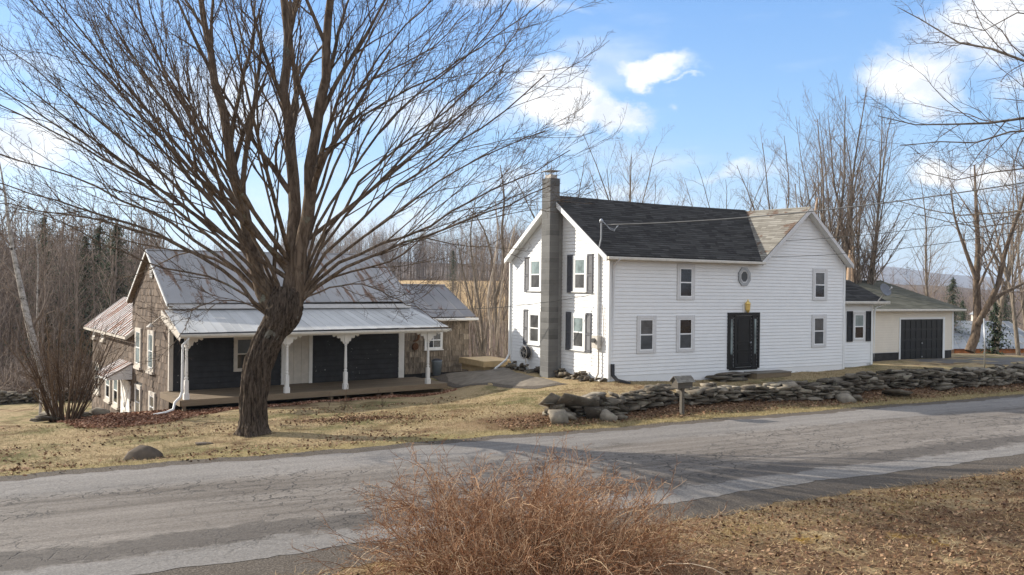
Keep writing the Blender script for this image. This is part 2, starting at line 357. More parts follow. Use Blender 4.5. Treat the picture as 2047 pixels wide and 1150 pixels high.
cr2 = t.math('SUBTRACT', 1., t.smooth(t.voro(.5, 'DISTANCE_TO_EDGE', t.map((.6, 1.3, 1), wv.outputs[0])), .0, .014))
zone = t.math('MULTIPLY', t.smooth(t.noise(.45, 4, t.map((.5, 1, 1), loc=(3, 3, 0))), .38, .54), t.band(ynw, 12.0, 16.4, .5))
crk = t.math('MAXIMUM', t.math('MULTIPLY', cr1, zone), t.math('MULTIPLY', cr2, .3)); c = t.mix(t.math('MULTIPLY', crk, .9), c, (.045,.040,.036))
sp = t.noise(26, 4, rough=.9); c = t.mix(1, c, t.ramp(sp, [(.34, .62), (.66, 1.38)]), 'MULTIPLY'); t.col(c)
t.bump(t.math('SUBTRACT', sp, t.math('MULTIPLY', crk, 2.)), .5, .012); M['asphalt'] = t.m
t = NT('gravel', .95, 0, .15); c = t.ramp(t.noise(35, 4, rough=.85), [(.32, (.035,.028,.022)), (.5, (.095,.079,.064)), (.7, (.21,.18,.15))]); t.col(c); t.bump(t.noise(35, 3), .7, .02); M['gravel'] = t.m
t = NT('drive_asphalt', .9, 0, .2); t.col(t.mix(1, t.ramp(t.noise(.8, 5), [(.3, (.085,.078,.07)), (.7, (.155,.14,.125))]), t.ramp(t.noise(50, 3), [(.3, .7), (.7, 1.3)]), 'MULTIPLY')); M['drive'] = t.m
strip('gravel_shoulder', -35, 70, 10.45, 18.25, .006, M['gravel'], .16, .3, .12)
strip('road', -35, 70, 11.4, 17.75, .011, M['asphalt'], .16, .3, .075)
def patch(name, poly, dz, mat, seg=24, skirt=0):
    P = np.array(poly, float); c = P.mean(0); out = []
    for i in range(len(P)):
        for k in range(6): q = P[i]+(P[(i+1) % len(P)]-P[i])*k/6; out.append(q)
    out = np.array(out); n = len(out); rings = [c+(out-c)*f for f in (1, .8, .6, .4, .2)]
    V = np.concatenate(rings+[c[None]]); z = H(V[:,0], V[:,1])+dz; z[:n] -= skirt
    F = [(k*n+i, k*n+(i+1) % n, (k+1)*n+(i+1) % n, (k+1)*n+i) for k in range(4) for i in range(n)]; T = [(4*n+i, 4*n+(i+1) % n, 5*n) for i in range(n)]
    return link_mesh(name, mesh_np(name, np.column_stack([V, z]), [np.array(F), np.array(T)], smooth=True), mat)
tag(patch('driveway', [(19.6,43.9),(24,46.5),(28.6,48.0),(40,46.5),(60,52),(58,44),(36,40.8),(27,41.5),(21.8,42.3)], .012, M['drive']), kind='structure')
tag(patch('dirt_path', [(-2.6,34.0),(-3.6,36.2),(-2.2,38.6),(-1.1,39.5),(-.6,36.6),(-.3,33.5),(.9,31.6),(2.0,29.6),(.9,29.4),(-.6,31.0)], .012, M['gravel']), kind='structure')
# ------------------------------------------------------------------ building helpers
def frontmap(v0=0.): return lambda a, out, z: (a, v0-out, z)
def leftmap(u0=0.): return lambda a, out, z: (u0-out, a, z)
def mbox(mb, mp, a0, a1, o0, o1, z0, z1, r=None):
    P = [mp(a, o, z) for z in (z0, z1) for a, o in ((a0, o0), (a1, o0), (a1, o1), (a0, o1))]
    return mb.hexa(P, r)
def siding(mp, zlo, zhi, span, pitch=.127, proud=.02):
    """span(z)->(a0,a1); zlo may be function of a only via two ends"""
    mb = MB(); z = zlo
    while z < zhi-1e-4:
        z1 = min(z+pitch, zhi); a0, a1 = span(z); b0, b1 = span(z1)
        if a1-a0 > .02:
            g = pitch*.2; mb.add([mp(a0, proud, z+g), mp(a1, proud, z+g), mp(b1, .008, z1), mp(b0, .008, z1), mp(a0, -.004, z+g), mp(a1, -.004, z+g), mp(a0, .001, z), mp(a1, .001, z), mp(a0, .001, z+g), mp(a1, .001, z+g)], [(0,1,2,3), (4,5,1,0), (6,7,9,8)])
        z = z1
    return mb
def shakes(mp, zlo, zhi, span, pitch=.23, wmin=.10, wmax=.26, holes=(), low=None):
    mb = MB(); z = zlo; k = 0
    while z < zhi-1e-4:
        z1 = min(z+pitch, zhi); a0, a1 = span(z+.01); b0, b1 = span(z1); a0, a1 = max(a0, b0-.1), min(a1, b1+.1); a = a0-random.random()*.15
        while a < a1-.01:
            w = random.uniform(wmin, wmax); l, r = max(a, a0), min(a+w-.008, a1); a += w
            if r-l < .02: continue
            m = (l+r)/2
            if low and z1 < low(m)-.3: continue
            if any(h0 < m < h1 and g0 < z+pitch/2 < g1 for h0, h1, g0, g1 in holes): continue
            p = random.uniform(.02, .034); dz = random.uniform(-.012, .004)
            mb.add([mp(l, p, z+dz), mp(r, p, z+dz), mp(r, .006, z1+.01), mp(l, .006, z1+.01), mp(l, 0, z+dz), mp(r, 0, z+dz)], [(0,1,2,3), (4,5,1,0), (0,3,4), (1,5,2)], min(1, max(0, random.gauss(.45, .22))))
        z = z1; k += 1
    return mb
def window(par, mp, a0, a1, z0, z1, trim=.11, tm='white_trim', up='glass_dark', lo='glass_dark', sash='white_vinyl', sill=.05, muntin=False, proud=.05):
    a0, a1 = min(a0, a1), max(a0, a1)
    m = MB(); mbox(m, mp, a0, a0+trim, 0, proud, z0, z1); mbox(m, mp, a1-trim, a1, 0, proud, z0, z1)
    mbox(m, mp, a0+trim, a1-trim, 0, proud-.003, z1-trim, z1); mbox(m, mp, a0+trim, a1-trim, 0, proud-.003, z0, z0+trim*.8)
    w = m.build('window', M[tm], par, bevel=.004)
    if sill: q = MB(); mbox(q, mp, a0-.03, a1+.03, 0, proud+.045, z0-sill, z0-.002); q.build('sill', M[tm], w)
    A0, A1, B0, B1 = a0+trim, a1-trim, z0+trim*.8, z1-trim; zm = (B0+B1)/2; sw = .038
    q = MB(); mbox(q, mp, A0, A0+sw, .003, proud-.01, B0, B1); mbox(q, mp, A1-sw, A1, .003, proud-.01, B0, B1)
    for zz in (B0, B1-sw): mbox(q, mp, A0+sw, A1-sw, .003, proud-.012, zz, zz+sw)
    mbox(q, mp, A0+sw, A1-sw, .003, proud-.008, zm-.022, zm+.022)
    if muntin: mbox(q, mp, (A0+A1)/2-.012, (A0+A1)/2+.012, .003, proud-.014, B0+sw, B1-sw)
    q.build('sash', M[sash], w)
    for nm, c0, c1, mm in (('pane', B0+sw, zm-.022, lo), ('pane', zm+.022, B1-sw, up)):
        g = MB(); po = proud-.022; P = [mp(A0+sw, po, c0), mp(A1-sw, po, c0), mp(A1-sw, po, c1), mp(A0+sw, po, c1)]
        g.add(P, [(0,1,2,3)]); g.build(nm, M[mm], w)
    return w
def shutter(par, mp, a0, a1, z0, z1, mat):
    m = MB(); fr = .045; a0, a1 = min(a0, a1), max(a0, a1)
    mbox(m, mp, a0, a0+fr, .02, .055, z0, z1); mbox(m, mp, a1-fr, a1, .02, .055, z0, z1); zm = z0+(z1-z0)*.46
    for b0, b1 in ((z0, z0+.09), (z1-.07, z1), (zm-.035, zm+.035)): mbox(m, mp, a0+fr, a1-fr, .02, .053, b0, b1)
    z = z0+.1
    while z < z1-.09:
        if abs(z+.015-zm) > .055: m.add([mp(a0+fr, .045, z), mp(a1-fr, .045, z), mp(a1-fr, .026, z+.034), mp(a0+fr, .026, z+.034)], [(0,1,2,3)])
        z += .036
    mbox(m, mp, a0+fr, a1-fr, .02, .026, z0, z1)
    return m.build('shutter', M[mat], par)
def shingle_slope(mb, e0, e1, r0, r1, rows, t=.05, tab=.33):
    """slope from eave e0-e1 up to ridge r0-r1 as overlapping courses of tabs"""
    e0, e1, r0, r1 = (np.array(p, float) for p in (e0, e1, r0, r1)); n = np.cross(e1-e0, r0-e0); n /= np.linalg.norm(n); n *= np.sign(n[2])
    mb.hexa([e0-n*t, e1-n*t, r1-n*t, r0-n*t, e0, e1, r1, r0], .4)
    for i in range(rows):
        f0, f1 = i/rows, (i+1)/rows; a0, a1 = e0+(r0-e0)*f0, e1+(r1-e1)*f0; b0, b1 = e0+(r0-e0)*f1, e1+(r1-e1)*f1
        L = np.linalg.norm(a1-a0); k = max(1, int(L/tab/random.uniform(1, 1.6))); cuts = sorted([0, 1]+[min(.999, max(.001, (j+random.uniform(-.3, .3))/k)) for j in range(1, k)])
        for c0, c1 in zip(cuts[:-1], cuts[1:]):
            p = n*(.012+.004*random.random())
            mb.add([a0+(a1-a0)*c0+p, a0+(a1-a0)*c1+p, b0+(b1-b0)*c1+n*.002, b0+(b1-b0)*c0+n*.002, a0+(a1-a0)*c0, a0+(a1-a0)*c1], [(0,1,2,3), (4,5,1,0)], random.random())
def metal_slope(mb, e0, e1, r0, r1, seam=.6, t=.03, h_=.02, w=.025, sheet=True, lip=0):
    e0, e1, r0, r1 = (np.array(p, float) for p in (e0, e1, r0, r1)); n = np.cross(e1-e0, r0-e0); n /= np.linalg.norm(n); n *= np.sign(n[2])
    L = np.linalg.norm(e1-e0); k = max(1, int(round(L/seam))); d = (e1-e0)/L
    for i in range(k):
        a, b = i/k, (i+1)/k; P = [e0+(e1-e0)*a, e0+(e1-e0)*b, r0+(r1-r0)*b, r0+(r1-r0)*a]; q = n*(.004*(i % 2))
        mb.hexa([p-n*t for p in P]+[p+q for p in P], random.random())
    for i in range(k+1):
        a = i/k; p = e0+(e1-e0)*a; q = r0+(r1-r0)*a
        mb.hexa([p-d*w/2, p+d*w/2, q+d*w/2, q-d*w/2, p-d*w/2+n*h_, p+d*w/2+n*h_, q+d*w/2+n*h_, q-d*w/2+n*h_], random.random())
# ================================================================== WHITE FARMHOUSE
HC = (3.344, 29.191); HT = rad(29.93)
house = empty('farmhouse', (HC[0], HC[1], .35), HT, 'two storey white vinyl sided farmhouse with charcoal roof and grey block chimney', 'house')
def hw(u, v, z=0):
    c, s = math.cos(HT), math.sin(HT); return np.array([HC[0]+u*c-v*s, HC[1]+u*s+v*c, z])
FM, LM = frontmap(), leftmap()
WL, DP, EZ, RZ, RV = 12.0, 6.7, 4.66, 7.03, 3.25; WU0, WU1, WPK = 7.15, 12.0, 9.58; WZ = 6.90
# structural core (walls) : main block, gable ends, wing
m = MB(); m.box(.0, WL, .0, DP, .2, EZ)
m.prism([(0, 0, EZ), (0, DP, EZ), (0, RV, RZ-.1)], (WPK, 0, 0)); m.prism([(WU0, 0, EZ+.003), (WU1, 0, EZ+.003), (WPK, 0, WZ-.1)], (0, DP, 0))
core = m.build('wall', M['white_vinyl'], house)
def lspan(z): # left gable
    if z <= EZ: return (0, DP)
    f = (z-EZ)/(RZ-.1-EZ); return (RV*f, DP-(DP-RV)*f)
def fspan(z):
    if z <= EZ: return (0, WL)
    f = (z-EZ)/(WZ-.1-EZ); return (WU0+(WPK-WU0)*f, WU1-(WU1-WPK)*f)
siding(FM, .56, WZ-.12, fspan).build('siding', M['white_vinyl'], house)
siding(LM, .60, RZ-.12, lspan).build('siding', M['white_vinyl'], house)
m = MB(); m.box(.03, WL-.03, .03, DP-.03, -.4, .61); m.build('foundation', M['foundation_dark'], house)
# corner boards
for P in ((-.035, .075, -.035, .075, .5, EZ+.02), (WL-.075, WL+.035, -.035, .075, .38, EZ+.05), (-.035, .06, DP-.06, DP+.035, .55, EZ+.02)):
    m = MB(); m.box(*P); m.build('corner_board', M['white_trim'], house, bevel=.006)
# roofs
EO = .3
m = MB(); ez = EZ+.06
ts = (RZ-ez)/(RV+EO)
shingle_slope(m, (-.32, -EO, ez), (7.0, -EO, ez), (-.32, RV, RZ), (9.62, RV, RZ), 28)
shingle_slope(m, (9.62, RV, RZ), (9.62, RV, RZ), (9.62, RV, RZ), (9.62, RV, RZ), 1) if 0 else None
shingle_slope(m, (WL+.1, DP+.05, EZ+.12), (-.32, DP+.05, EZ+.12), (WL+.1, RV, RZ), (-.32, RV, RZ), 20)
m.tube([(-.33, RV, RZ-.005), (2.5, RV, RZ-.03), (5, RV, RZ-.045), (7.5, RV, RZ-.03), (9.6, RV, RZ-.01)], .05, 6)
m.build('roof', M['roof_charcoal'], house)
m = MB()
shingle_slope(m, (WU0-.22, RV+.05, ez+.1), (WU0-.22, -EO-.02, ez), (WPK, RV+.8, WZ+.09), (WPK, -EO-.02, WZ), 26)   # left slope of the wing
shingle_slope(m, (WU1+.15, -EO-.02, ez), (WU1+.15, DP, ez), (WPK, -EO-.02, WZ), (WPK, DP, WZ), 24)
m.tube([(WPK, -EO-.02, WZ), (WPK, RV+.8, WZ+.09)], .045, 6)
wr = m.build('wing_roof', M['roof_mossy'], house); wr['label'] = 'pale mossy wing roof with lichen and brown stains'
# rake boards and gutters
def board(mb, a, b, wdt, th, out):  # sloped board between a,b hanging down wdt; out = outward vector
    a, b, o = np.array(a, float), np.array(b, float), np.array(out, float)*th; d = np.array([0, 0, -wdt])
    mb.hexa([a+d, b+d, b+d+o, a+d+o, a, b, b+o, a+o])
for a, b in (((-.33, -EO, ez-.03), (-.33, RV, RZ-.03)), ((-.33, RV, RZ-.03), (-.33, DP+.05, EZ+.09))):
    m = MB(); board(m, a, b, .19, .03, (-1, 0, 0)); m.build('rake_board', M['white_trim'], house)
    m = MB(); q = np.array([.31, 0, 0]); A, B_ = np.array(a)-[0, 0, .1], np.array(b)-[0, 0, .1]; m.hexa([A-[0,0,.02], B_-[0,0,.02], B_+q-[0,0,.02], A+q-[0,0,.02], A, B_, B_+q, A+q]); m.build('soffit', M['white_trim'], house)
for a, b in (((WU0-.2, -EO-.02, ez-.02), (WPK, -EO-.02, WZ-.02)), ((WPK, -EO-.02, WZ-.02), (WU1+.15, -EO-.02, ez-.02))):
    m = MB(); board(m, a, b, .17, .03, (0, -1, 0)); m.build('rake_board', M['grey_trim'], house)
    m = MB(); q = np.array([0, .31, 0]); A, B_ = np.array(a)-[0, 0, .1], np.array(b)-[0, 0, .1]; m.hexa([A-[0,0,.02], B_-[0,0,.02], B_+q-[0,0,.02], A+q-[0,0,.02], A, B_, B_+q, A+q]); m.build('soffit', M['white_trim'], house)
m = MB(); m.box(-.3, 7.05, -EO+.03, 0, ez-.16, ez-.13); m.build('soffit', M['cream_gutter'], house)
m = MB(); m.box(-.34, 7.06, -EO-.12, -EO+.01, ez-.14, ez-.04); m.build('gutter', M['cream_gutter'], house, bevel=.02)
m = MB(); m.tube([(.12, -.42, ez-.1), (.12, -.1, ez-.3), (.12, -.08, 4.2), (.12, -.08, .95)], .042, 8)
ds = m.build('downspout', M['grey_trim'], house, smooth=True)
m = MB(); m.tube([(.12, -.08, 1.0), (.12, -.09, .62), (.16, -.3, .46), (.35, -.75, .38)], .07, 8); m.build('elbow', M['plastic_black'], ds, smooth=True)
# windows and shutters
z_l0, z_l1, z_u0, z_u1 = 1.33, 2.66, 3.22, 4.50
for a0, a1, z0, z1, up, lo in ((1.19, 2.05, z_l0, z_l1, 'glass_curtain', 'glass_screen'), (2.99, 3.85, z_l0, z_l1, 'glass_dark', 'glass_screen'), (10.05, 10.90, z_l0, z_l1, 'glass_curtain', 'glass_screen'),
                               (2.99, 3.83, z_u0, z_u1, 'glass_dark', 'glass_dark'), (10.07, 10.92, z_u0, z_u1, 'glass_curtain', 'glass_dark')):
    window(house, FM, a0, a1, z0, z1, tm='grey_trim', up=up, lo=lo, trim=.13, sill=0)
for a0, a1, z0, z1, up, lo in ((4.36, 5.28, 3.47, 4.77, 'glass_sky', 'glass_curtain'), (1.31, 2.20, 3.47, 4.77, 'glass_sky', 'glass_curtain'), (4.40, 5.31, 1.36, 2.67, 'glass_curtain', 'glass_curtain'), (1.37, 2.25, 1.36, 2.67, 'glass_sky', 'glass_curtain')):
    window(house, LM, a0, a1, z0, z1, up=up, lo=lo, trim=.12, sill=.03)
    for s0, s1 in ((a0-.36, a0-.03), (a1+.03, a1+.36)): shutter(house, LM, s0, s1, z0-.05, z1+.05, 'shutter_grey')
# octagonal window
m = MB(); ou, oz, ra, rb = 6.30, 4.11, .31, .36
def ring(r1, r2, o0, o1, mb):
    A = [(ou+r1*math.cos((k+.5)*math.pi/4)/math.cos(math.pi/8), oz+r1*1.12*math.sin((k+.5)*math.pi/4)/math.cos(math.pi/8)) for k in range(8)]
    B_ = [(ou+r2*math.cos((k+.5)*math.pi/4)/math.cos(math.pi/8), oz+r2*1.12*math.sin((k+.5)*math.pi/4)/math.cos(math.pi/8)) for k in range(8)]
    for k in range(8):
        j = (k+1) % 8; mb.hexa([FM(A[k][0], o0, A[k][1]), FM(A[j][0], o0, A[j][1]), FM(B_[j][0], o0, B_[j][1]), FM(B_[k][0], o0, B_[k][1]), FM(A[k][0], o1, A[k][1]), FM(A[j][0], o1, A[j][1]), FM(B_[j][0], o1, B_[j][1]), FM(B_[k][0], o1, B_[k][1])])
ring(.21, .31, .0, .06, m); ow = m.build('octagonal_window', M['grey_metal'], house); ow['label'] = 'small octagonal grey framed window'
m = MB(); ring(.17, .21, .0, .045, m); m.build('sash', M['grey_trim'], ow)
m = MB(); m.add([FM(ou+.2*math.cos((k+.5)*math.pi/4), .03, oz+.22*math.sin((k+.5)*math.pi/4)) for k in range(8)], [tuple(range(8))]); m.build('pane', M['glass_screen'], ow)
# front door with side lights
d0, d1, dz0, dz1 = 5.48, 7.13, .62, 2.75
m = MB()
for a, b in ((d0, d0+.1), (d1-.1, d1)): mbox(m, FM, a, b, 0, .06, dz0, dz1)
mbox(m, FM, d0+.1, d1-.1, 0, .057, dz1-.12, dz1); mbox(m, FM, d0+.1, d1-.1, 0, .05, dz0-.05, dz0+.05)
for a in (d0+.33, d1-.39): mbox(m, FM, a, a+.07, 0, .053, dz0+.05, dz1-.12)
fr = m.build('door_frame', M['black_paint'], house)
for a, b in ((d0+.12, d0+.31), (d1-.30, d1-.12)):
    m = MB(); mbox(m, FM, a, b, 0, .024, dz0+.05, dz1-.12); q = m.build('sidelight', M['black_paint'], house)
    m = MB(); mbox(m, FM, a+.045, b-.045, .02, .03, dz0+.55, dz1-.25); m.build('pane', M['glass_sky'], q)
m = MB(); a, b = d0+.42, d1-.41; mbox(m, FM, a, b, .0, .03, dz0+.06, dz1-.13)
for z0_, z1_ in ((dz0+.2, dz0+.62), (dz0+.70, dz0+.93), (dz0+1.02, dz1-.27)):
    for q0, q1, y0, y1 in ((a+.1, b-.1, z0_, z0_+.02), (a+.1, b-.1, z1_-.02, z1_), (a+.1, a+.12, z0_, z1_), (b-.12, b-.1, z0_, z1_)): mbox(m, FM, q0, q1, .03, .042, y0, y1)
dr = m.build('door', M['black_paint'], house)
m = MB(); m.tube([FM(b-.07, .03, dz0+.98), FM(b-.07, .08, dz0+.98)], [.02, .034], 10); m.build('handle', M['grey_metal'], dr, smooth=True)
# brass lamp above the door
m = MB(); lc = FM(6.42, .12, 2.98); m.lathe(lc, [(.02, -.24), (.06, -.2), (.085, -.14), (.10, .08), (.12, .10), (.07, .17), (.03, .21), (.02, .27)], 8)
m.tube([FM(6.42, .02, 2.93), FM(6.42, .10, 2.80), FM(6.42, .12, 2.86)], .014, 6); mbox(m, FM, 6.37, 6.47, .0, .035, 2.84, 3.04)
lamp = m.build('wall_lamp', M['brass'], house)
m = MB(); mbox(m, FM, 6.24, 6.56, .02, .03, 2.74, 3.08); m.build('back_plate', M['white_trim'], lamp)
# chimney
m = MB(); cz = -.3; u0, u1, v0, v1 = -.62, -.2, 2.88, 3.46; cz = .05; k = 0
while cz < 7.62:
    c1 = min(cz+.203, 7.66); m.box(u0, u1, v0, v1, cz+.004, c1-.004)
    cz = c1; k += 1
ch = m.build('chimney', M['cinder_block'], house, bevel=.006)
m = MB(); m.box(u0+.006, u1-.006, v0+.006, v1-.006, -.2, 7.65); m.box(u1-.01, .0, v0+.06, v1-.06, -.2, 6.4); m.build('mortar', M['mortar'], ch)
m = MB(); cu, cv = (u0+u1)/2, (v0+v1)/2; m.box(cu-.14, cu+.14, cv-.2, cv+.2, 7.64, 7.80); m.build('flue', M['pipe_tan'], ch)
m = MB(); m.box(cu-.24, cu+.24, cv-.3, cv+.3, 7.93, 7.955)
for a, b in ((-.13,-.18), (.13,-.18), (-.13,.18), (.13,.18)): m.tube([(cu+a, cv+b, 7.79), (cu+a, cv+b, 7.94)], .012, 5)
m.build('cap', M['grey_metal'], ch)
# electric service on the gable wall
m = MB(); mbox(m, LM, .52, .68, .02, .12, 1.95, 4.95); m.build('conduit_cover', M['white_trim'], house, bevel=.01)
m = MB(); mbox(m, LM, .38, .74, .02, .2, 1.50, 1.96); eb = m.build('meter_box', M['meter_box'], house, bevel=.015)
m = MB(); m.tube([LM(.56, .19, 1.78), LM(.56, .29, 1.78)], [.085, .08], 14); m.build('meter', M['glass_curtain'], eb)
m = MB(); m.tube([LM(.46, .1, 1.5), LM(.44, .1, 1.0), LM(.46, .1, .62), LM(.62, .1, .42)], .03, 7); m.tube([LM(.3, .06, 3.0), LM(.25, .05, 2.4), LM(.25, .05, 1.75), LM(.36, .08, 1.62)], .014, 5)
m.tube([LM(.80, .04, 1.25), LM(.95, .04, 1.22), LM(.96, .04, .85)], .008, 4); m.build('conduit', M['pipe_tan'], house)
m = MB(); m.tube([(-.33, .2, 4.9), (-.27, .15, 5.3), (-.27, .15, 5.86)], .028, 8); mast = m.build('service_mast', M['grey_metal'], house)
m = MB(); m.lathe((-.27, .15, 5.84), [(.03, 0), (.065, .02), (.07, .08), (.04, .13), (.01, .15)], 10)
for k in range(3): m.tube([(-.25, .1, 5.9), (-.1, -.05-.05*k, 5.7-.05*k), (.1, -.1, 5.62-.03*k), (.25, -.15+.04*k, 5.76)], .009, 5)
m.build('weather_head', M['grey_metal'], mast)
# left back downspout
m = MB(); m.tube([(-.06, DP+.06, 4.6), (-.06, DP+.06, .85), (-.25, DP+.0, .6), (-.95, DP-.35, .3)], .045, 8); m.build('downspout', M['white_trim'], house, smooth=True)
# connector wing and its roof
AX0, AX1, AV = WL, 14.5, .56; am = frontmap(AV)
m = MB(); m.box(AX0, AX1, AV, 4.6, .3, 3.08); m.build('annex_wall', M['white_vinyl'], house)
siding(am, .52, 3.02, lambda z: (AX0+.03, AX1)).build('siding', M['white_vinyl'], house)
m = MB(); m.box(AX0+.05, AX1-.03, AV+.03, 4.5, -.2, .51); m.build('foundation', M['foundation_dark'], house)
m = MB(); m.box(AX1-.08, AX1+.05, AV-.035, AV+.06, .45, 3.05); m.box(AX1-.3, AX1+.02, AV-.0, AV+.03, .4, .5); m.build('corner_board', M['white_trim'], house)
m = MB(); shingle_slope(m, (AX0+.03, .24, 3.2), (15.05, .24, 3.2), (AX0+.03, 2.2, 4.12), (15.05, 2.2, 4.12), 14); shingle_slope(m, (15.05, 4.4, 3.2), (AX0+.03, 4.4, 3.2), (15.05, 2.2, 4.12), (AX0+.03, 2.2, 4.12), 12)
m.build('annex_roof', M['roof_charcoal'], house)
m = MB(); m.box(AX0+.02, 15.15, .12, .25, 3.08, 3.19); m.build('gutter', M['cream_gutter'], house, bevel=.02)
m = MB(); m.box(AX0+.02, 15.0, .24, AV+.02, 3.03, 3.06); m.box(14.5, 15.0, AV, 4.4, 3.03, 3.06); m.build('soffit', M['cream_gutter'], house)
m = MB(); m.tube([(14.9, .3, 3.05), (14.62, .48, 2.9), (14.6, .5, 2.6), (14.6, .5, .55)], .04, 8); m.build('downspout', M['white_trim'], house, smooth=True)
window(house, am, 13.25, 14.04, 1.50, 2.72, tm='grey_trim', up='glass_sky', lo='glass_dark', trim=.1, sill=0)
for s0, s1 in ((12.86, 13.21), (14.08, 14.40)): shutter(house, am, s0, s1, 1.46, 2.76, 'shutter_black')
# hose reel on the gable wall (hung on it)
o = MB(); rc = np.array([-.2, 5.2, 1.03])
def torus_like(mb, c, R, r, ax, n=20, k=6, dr=0):
    vs = []; fs = []
    for i in range(n):
        a = 2*math.pi*i/n
        for j in range(k):
            b = 2*math.pi*j/k; rr = R+r*math.cos(b); vs.append((c[0]+ax+r*math.sin(b), c[1]+rr*math.cos(a), c[2]+rr*math.sin(a)))
    for i in range(n):
        for j in range(k): fs.append((i*k+j, ((i+1) % n)*k+j, ((i+1) % n)*k+(j+1) % k, i*k+(j+1) % k))
    mb.add(vs, fs)
for c, nm, mt in ((0, 'hose', 'pipe_tan'),):
    for a in (-.08, -.04, .0, .04, .08):
        for R in (.17, .21): torus_like(o, (0, 0, 0), R, .022, a)
hr = empty('hose_reel', tuple(hw(*rc[:2], rc[2]-.27)), HT, 'round hose reel with coiled hose hung low on the sunlit gable wall', 'hose reel')
for mb_ in (o,): mb_.v = [(x, y, z+rc[2]) for x, y, z in mb_.v]
o.build('hose', M['dark_metal'], hr)
o = MB()
for a in (-.11, .11):
    torus_like(o, (0, 0, rc[2]), .255, .014, a)
    for k in range(6): o.tube([(a, .04*math.cos(k*math.pi/3), rc[2]+.04*math.sin(k*math.pi/3)), (a, .25*math.cos(k*math.pi/3+.3), rc[2]+.25*math.sin(k*math.pi/3+.3))], .012, 5)
o.tube([(-.13, 0, rc[2]), (.19, 0, rc[2])], .03, 8); o.tube([(.19, 0, rc[2]-.15), (.19, 0, rc[2]+.15)], .02, 6)
o.build('reel_frame', M['pipe_tan'], hr)
o = MB(); o.tube([(-.05, -.05, rc[2]-.22), (-.04, -.12, rc[2]-.5), (.0, -.25, rc[2]-.62), (-.05, -.5, rc[2]-.72)], .014, 5); o.build('hose_end', M['rope'], hr)
# satellite dish on the annex roof corner
dc = hw(14.42, .2, 3.2); dsh = empty('satellite_dish', tuple(dc), HT, 'round grey satellite dish on a bent arm at the annex roof corner', 'satellite dish')
o = MB(); o.tube([(0, 0, 3.2), (.12, -.05, 3.35), (.24, -.1, 3.52)], .025, 7); o.tube([(.24, -.1, 3.48), (.2, -.3, 3.42)], .012, 5); o.build('arm', M['pipe_tan'], dsh)
o = MB(); dirv = Vector((-.05, -.9, .42)).normalized(); q = dirv.to_track_quat('Z', 'X'); c0 = Vector((.30, -.08, 3.66)); vs = []; fs = []
for i, (r_, d_) in enumerate([(0.0001, 0), (.08, .005), (.16, .025), (.24, .06), (.285, .09), (.285, .075), (.24, .045), (.08, -.01)]):
    for j in range(20):
        a = 2*math.pi*j/20; vs.append(tuple(c0+q @ Vector((r_*math.cos(a), r_*1.08*math.sin(a), d_))))
for i in range(7):
    for j in range(20): fs.append((i*20+j, i*20+(j+1) % 20, (i+1)*20+(j+1) % 20, (i+1)*20+j))
o.add(vs, fs); o.build('dish', M['dish_grey'], dsh, smooth=True)
o = MB(); o.tube([tuple(c0+q @ Vector((0, -.24, .05))), tuple(c0+q @ Vector((0, -.12, .3)))], .012, 5); o.lathe(tuple(c0+q @ Vector((0, -.12, .3))), [(.02, -.04), (.035, 0), (.02, .04)], 8); o.build('receiver', M['white_trim'], dsh)
# front step platform
st_ = empty('door_platform', tuple(hw(7.25, .3, .25)), HT, 'low weathered plank platform before the black front door', 'platform')
o = MB()
for k in range(5): y0 = -1.0+.133*k; o.box(-.92, .95, y0, y0+.126, .47, .505)
o.box(-1.85, -.925, -.72, -.34, .44, .475)
o.build('deck_board', M['weathered_wood'], st_, bevel=.003)
o = MB(); o.box(-.9, .93, -.985, -.955, .1, .468); o.box(-.9, -.87, -.955, -.35, .1, .468); o.box(.90, .93, -.955, -.35, .1, .468); o.build('skirt', M['deck_wood'], st_)
# pale wooden platform behind the left corner
def platform(name, u0_, u1_, v0_, v1_, z, label, mat):
    c = hw((u0_+u1_)/2, (v0_+v1_)/2, z-.5); e = empty(name, tuple(c), HT, label, 'platform'); o = MB(); a, b = (u1_-u0_)/2, (v1_-v0_)/2; k = int(2*b/.15)
    for i in range(k): o.box(-a, a, -b+i*.15, -b+i*.15+.143, z-.03, z)
    o.build('deck_board', M[mat], e, bevel=.003); o = MB(); o.box(-a+.01, a-.01, -b+.0, -b+.035, z-.24, z-.032); o.box(-a, -a+.035, -b+.036, b, z-.24, z-.032); o.box(-a+.1, a-.1, -b+.15, b-.1, z-.5, z-.24); o.build('skirt', M[mat], e)
platform('wood_platform', -.95, .6, 7.3, 9.6, .52, 'fresh pale wood platform behind the white house corner', 'fresh_wood')
# ------------------------------------------------------------------ GARAGE
GV = 4.9; gar = empty('garage', tuple(hw(24, GV, .1)), HT, 'white sided garage with green shingle roof and black panel door', 'garage')
def gl(P): return P
GO = (24., GV)
def gm_(a, out, z): return (a-24., -out, z)
m = MB(); m.box(17-24, 27.05-24, .0, 9.2, .44, 2.62); m.prism([(17-24, 0, 2.6), (17-24, 9.2, 2.6), (17-24, 4.6, 4.08)], (10.05, 0, 0)); m.build('wall', M['white_vinyl'], gar)
siding(gm_, .46, 2.6, lambda z: (17, 22.42)).build('siding', M['cream_vinyl'], gar); siding(gm_, .46, 2.6, lambda z: (26.28, 27.05)).build('siding', M['cream_vinyl'], gar)
siding(gm_, 2.2, 2.6, lambda z: (22.42, 26.28)).build('siding', M['cream_vinyl'], gar)
m = MB(); m.box(17-24, 22.45-24, .02, 9.1, -.3, .45); m.box(26.2-24, 27.0-24, .02, 9.1, -.3, .47); m.build('foundation', M['foundation_dark'], gar)
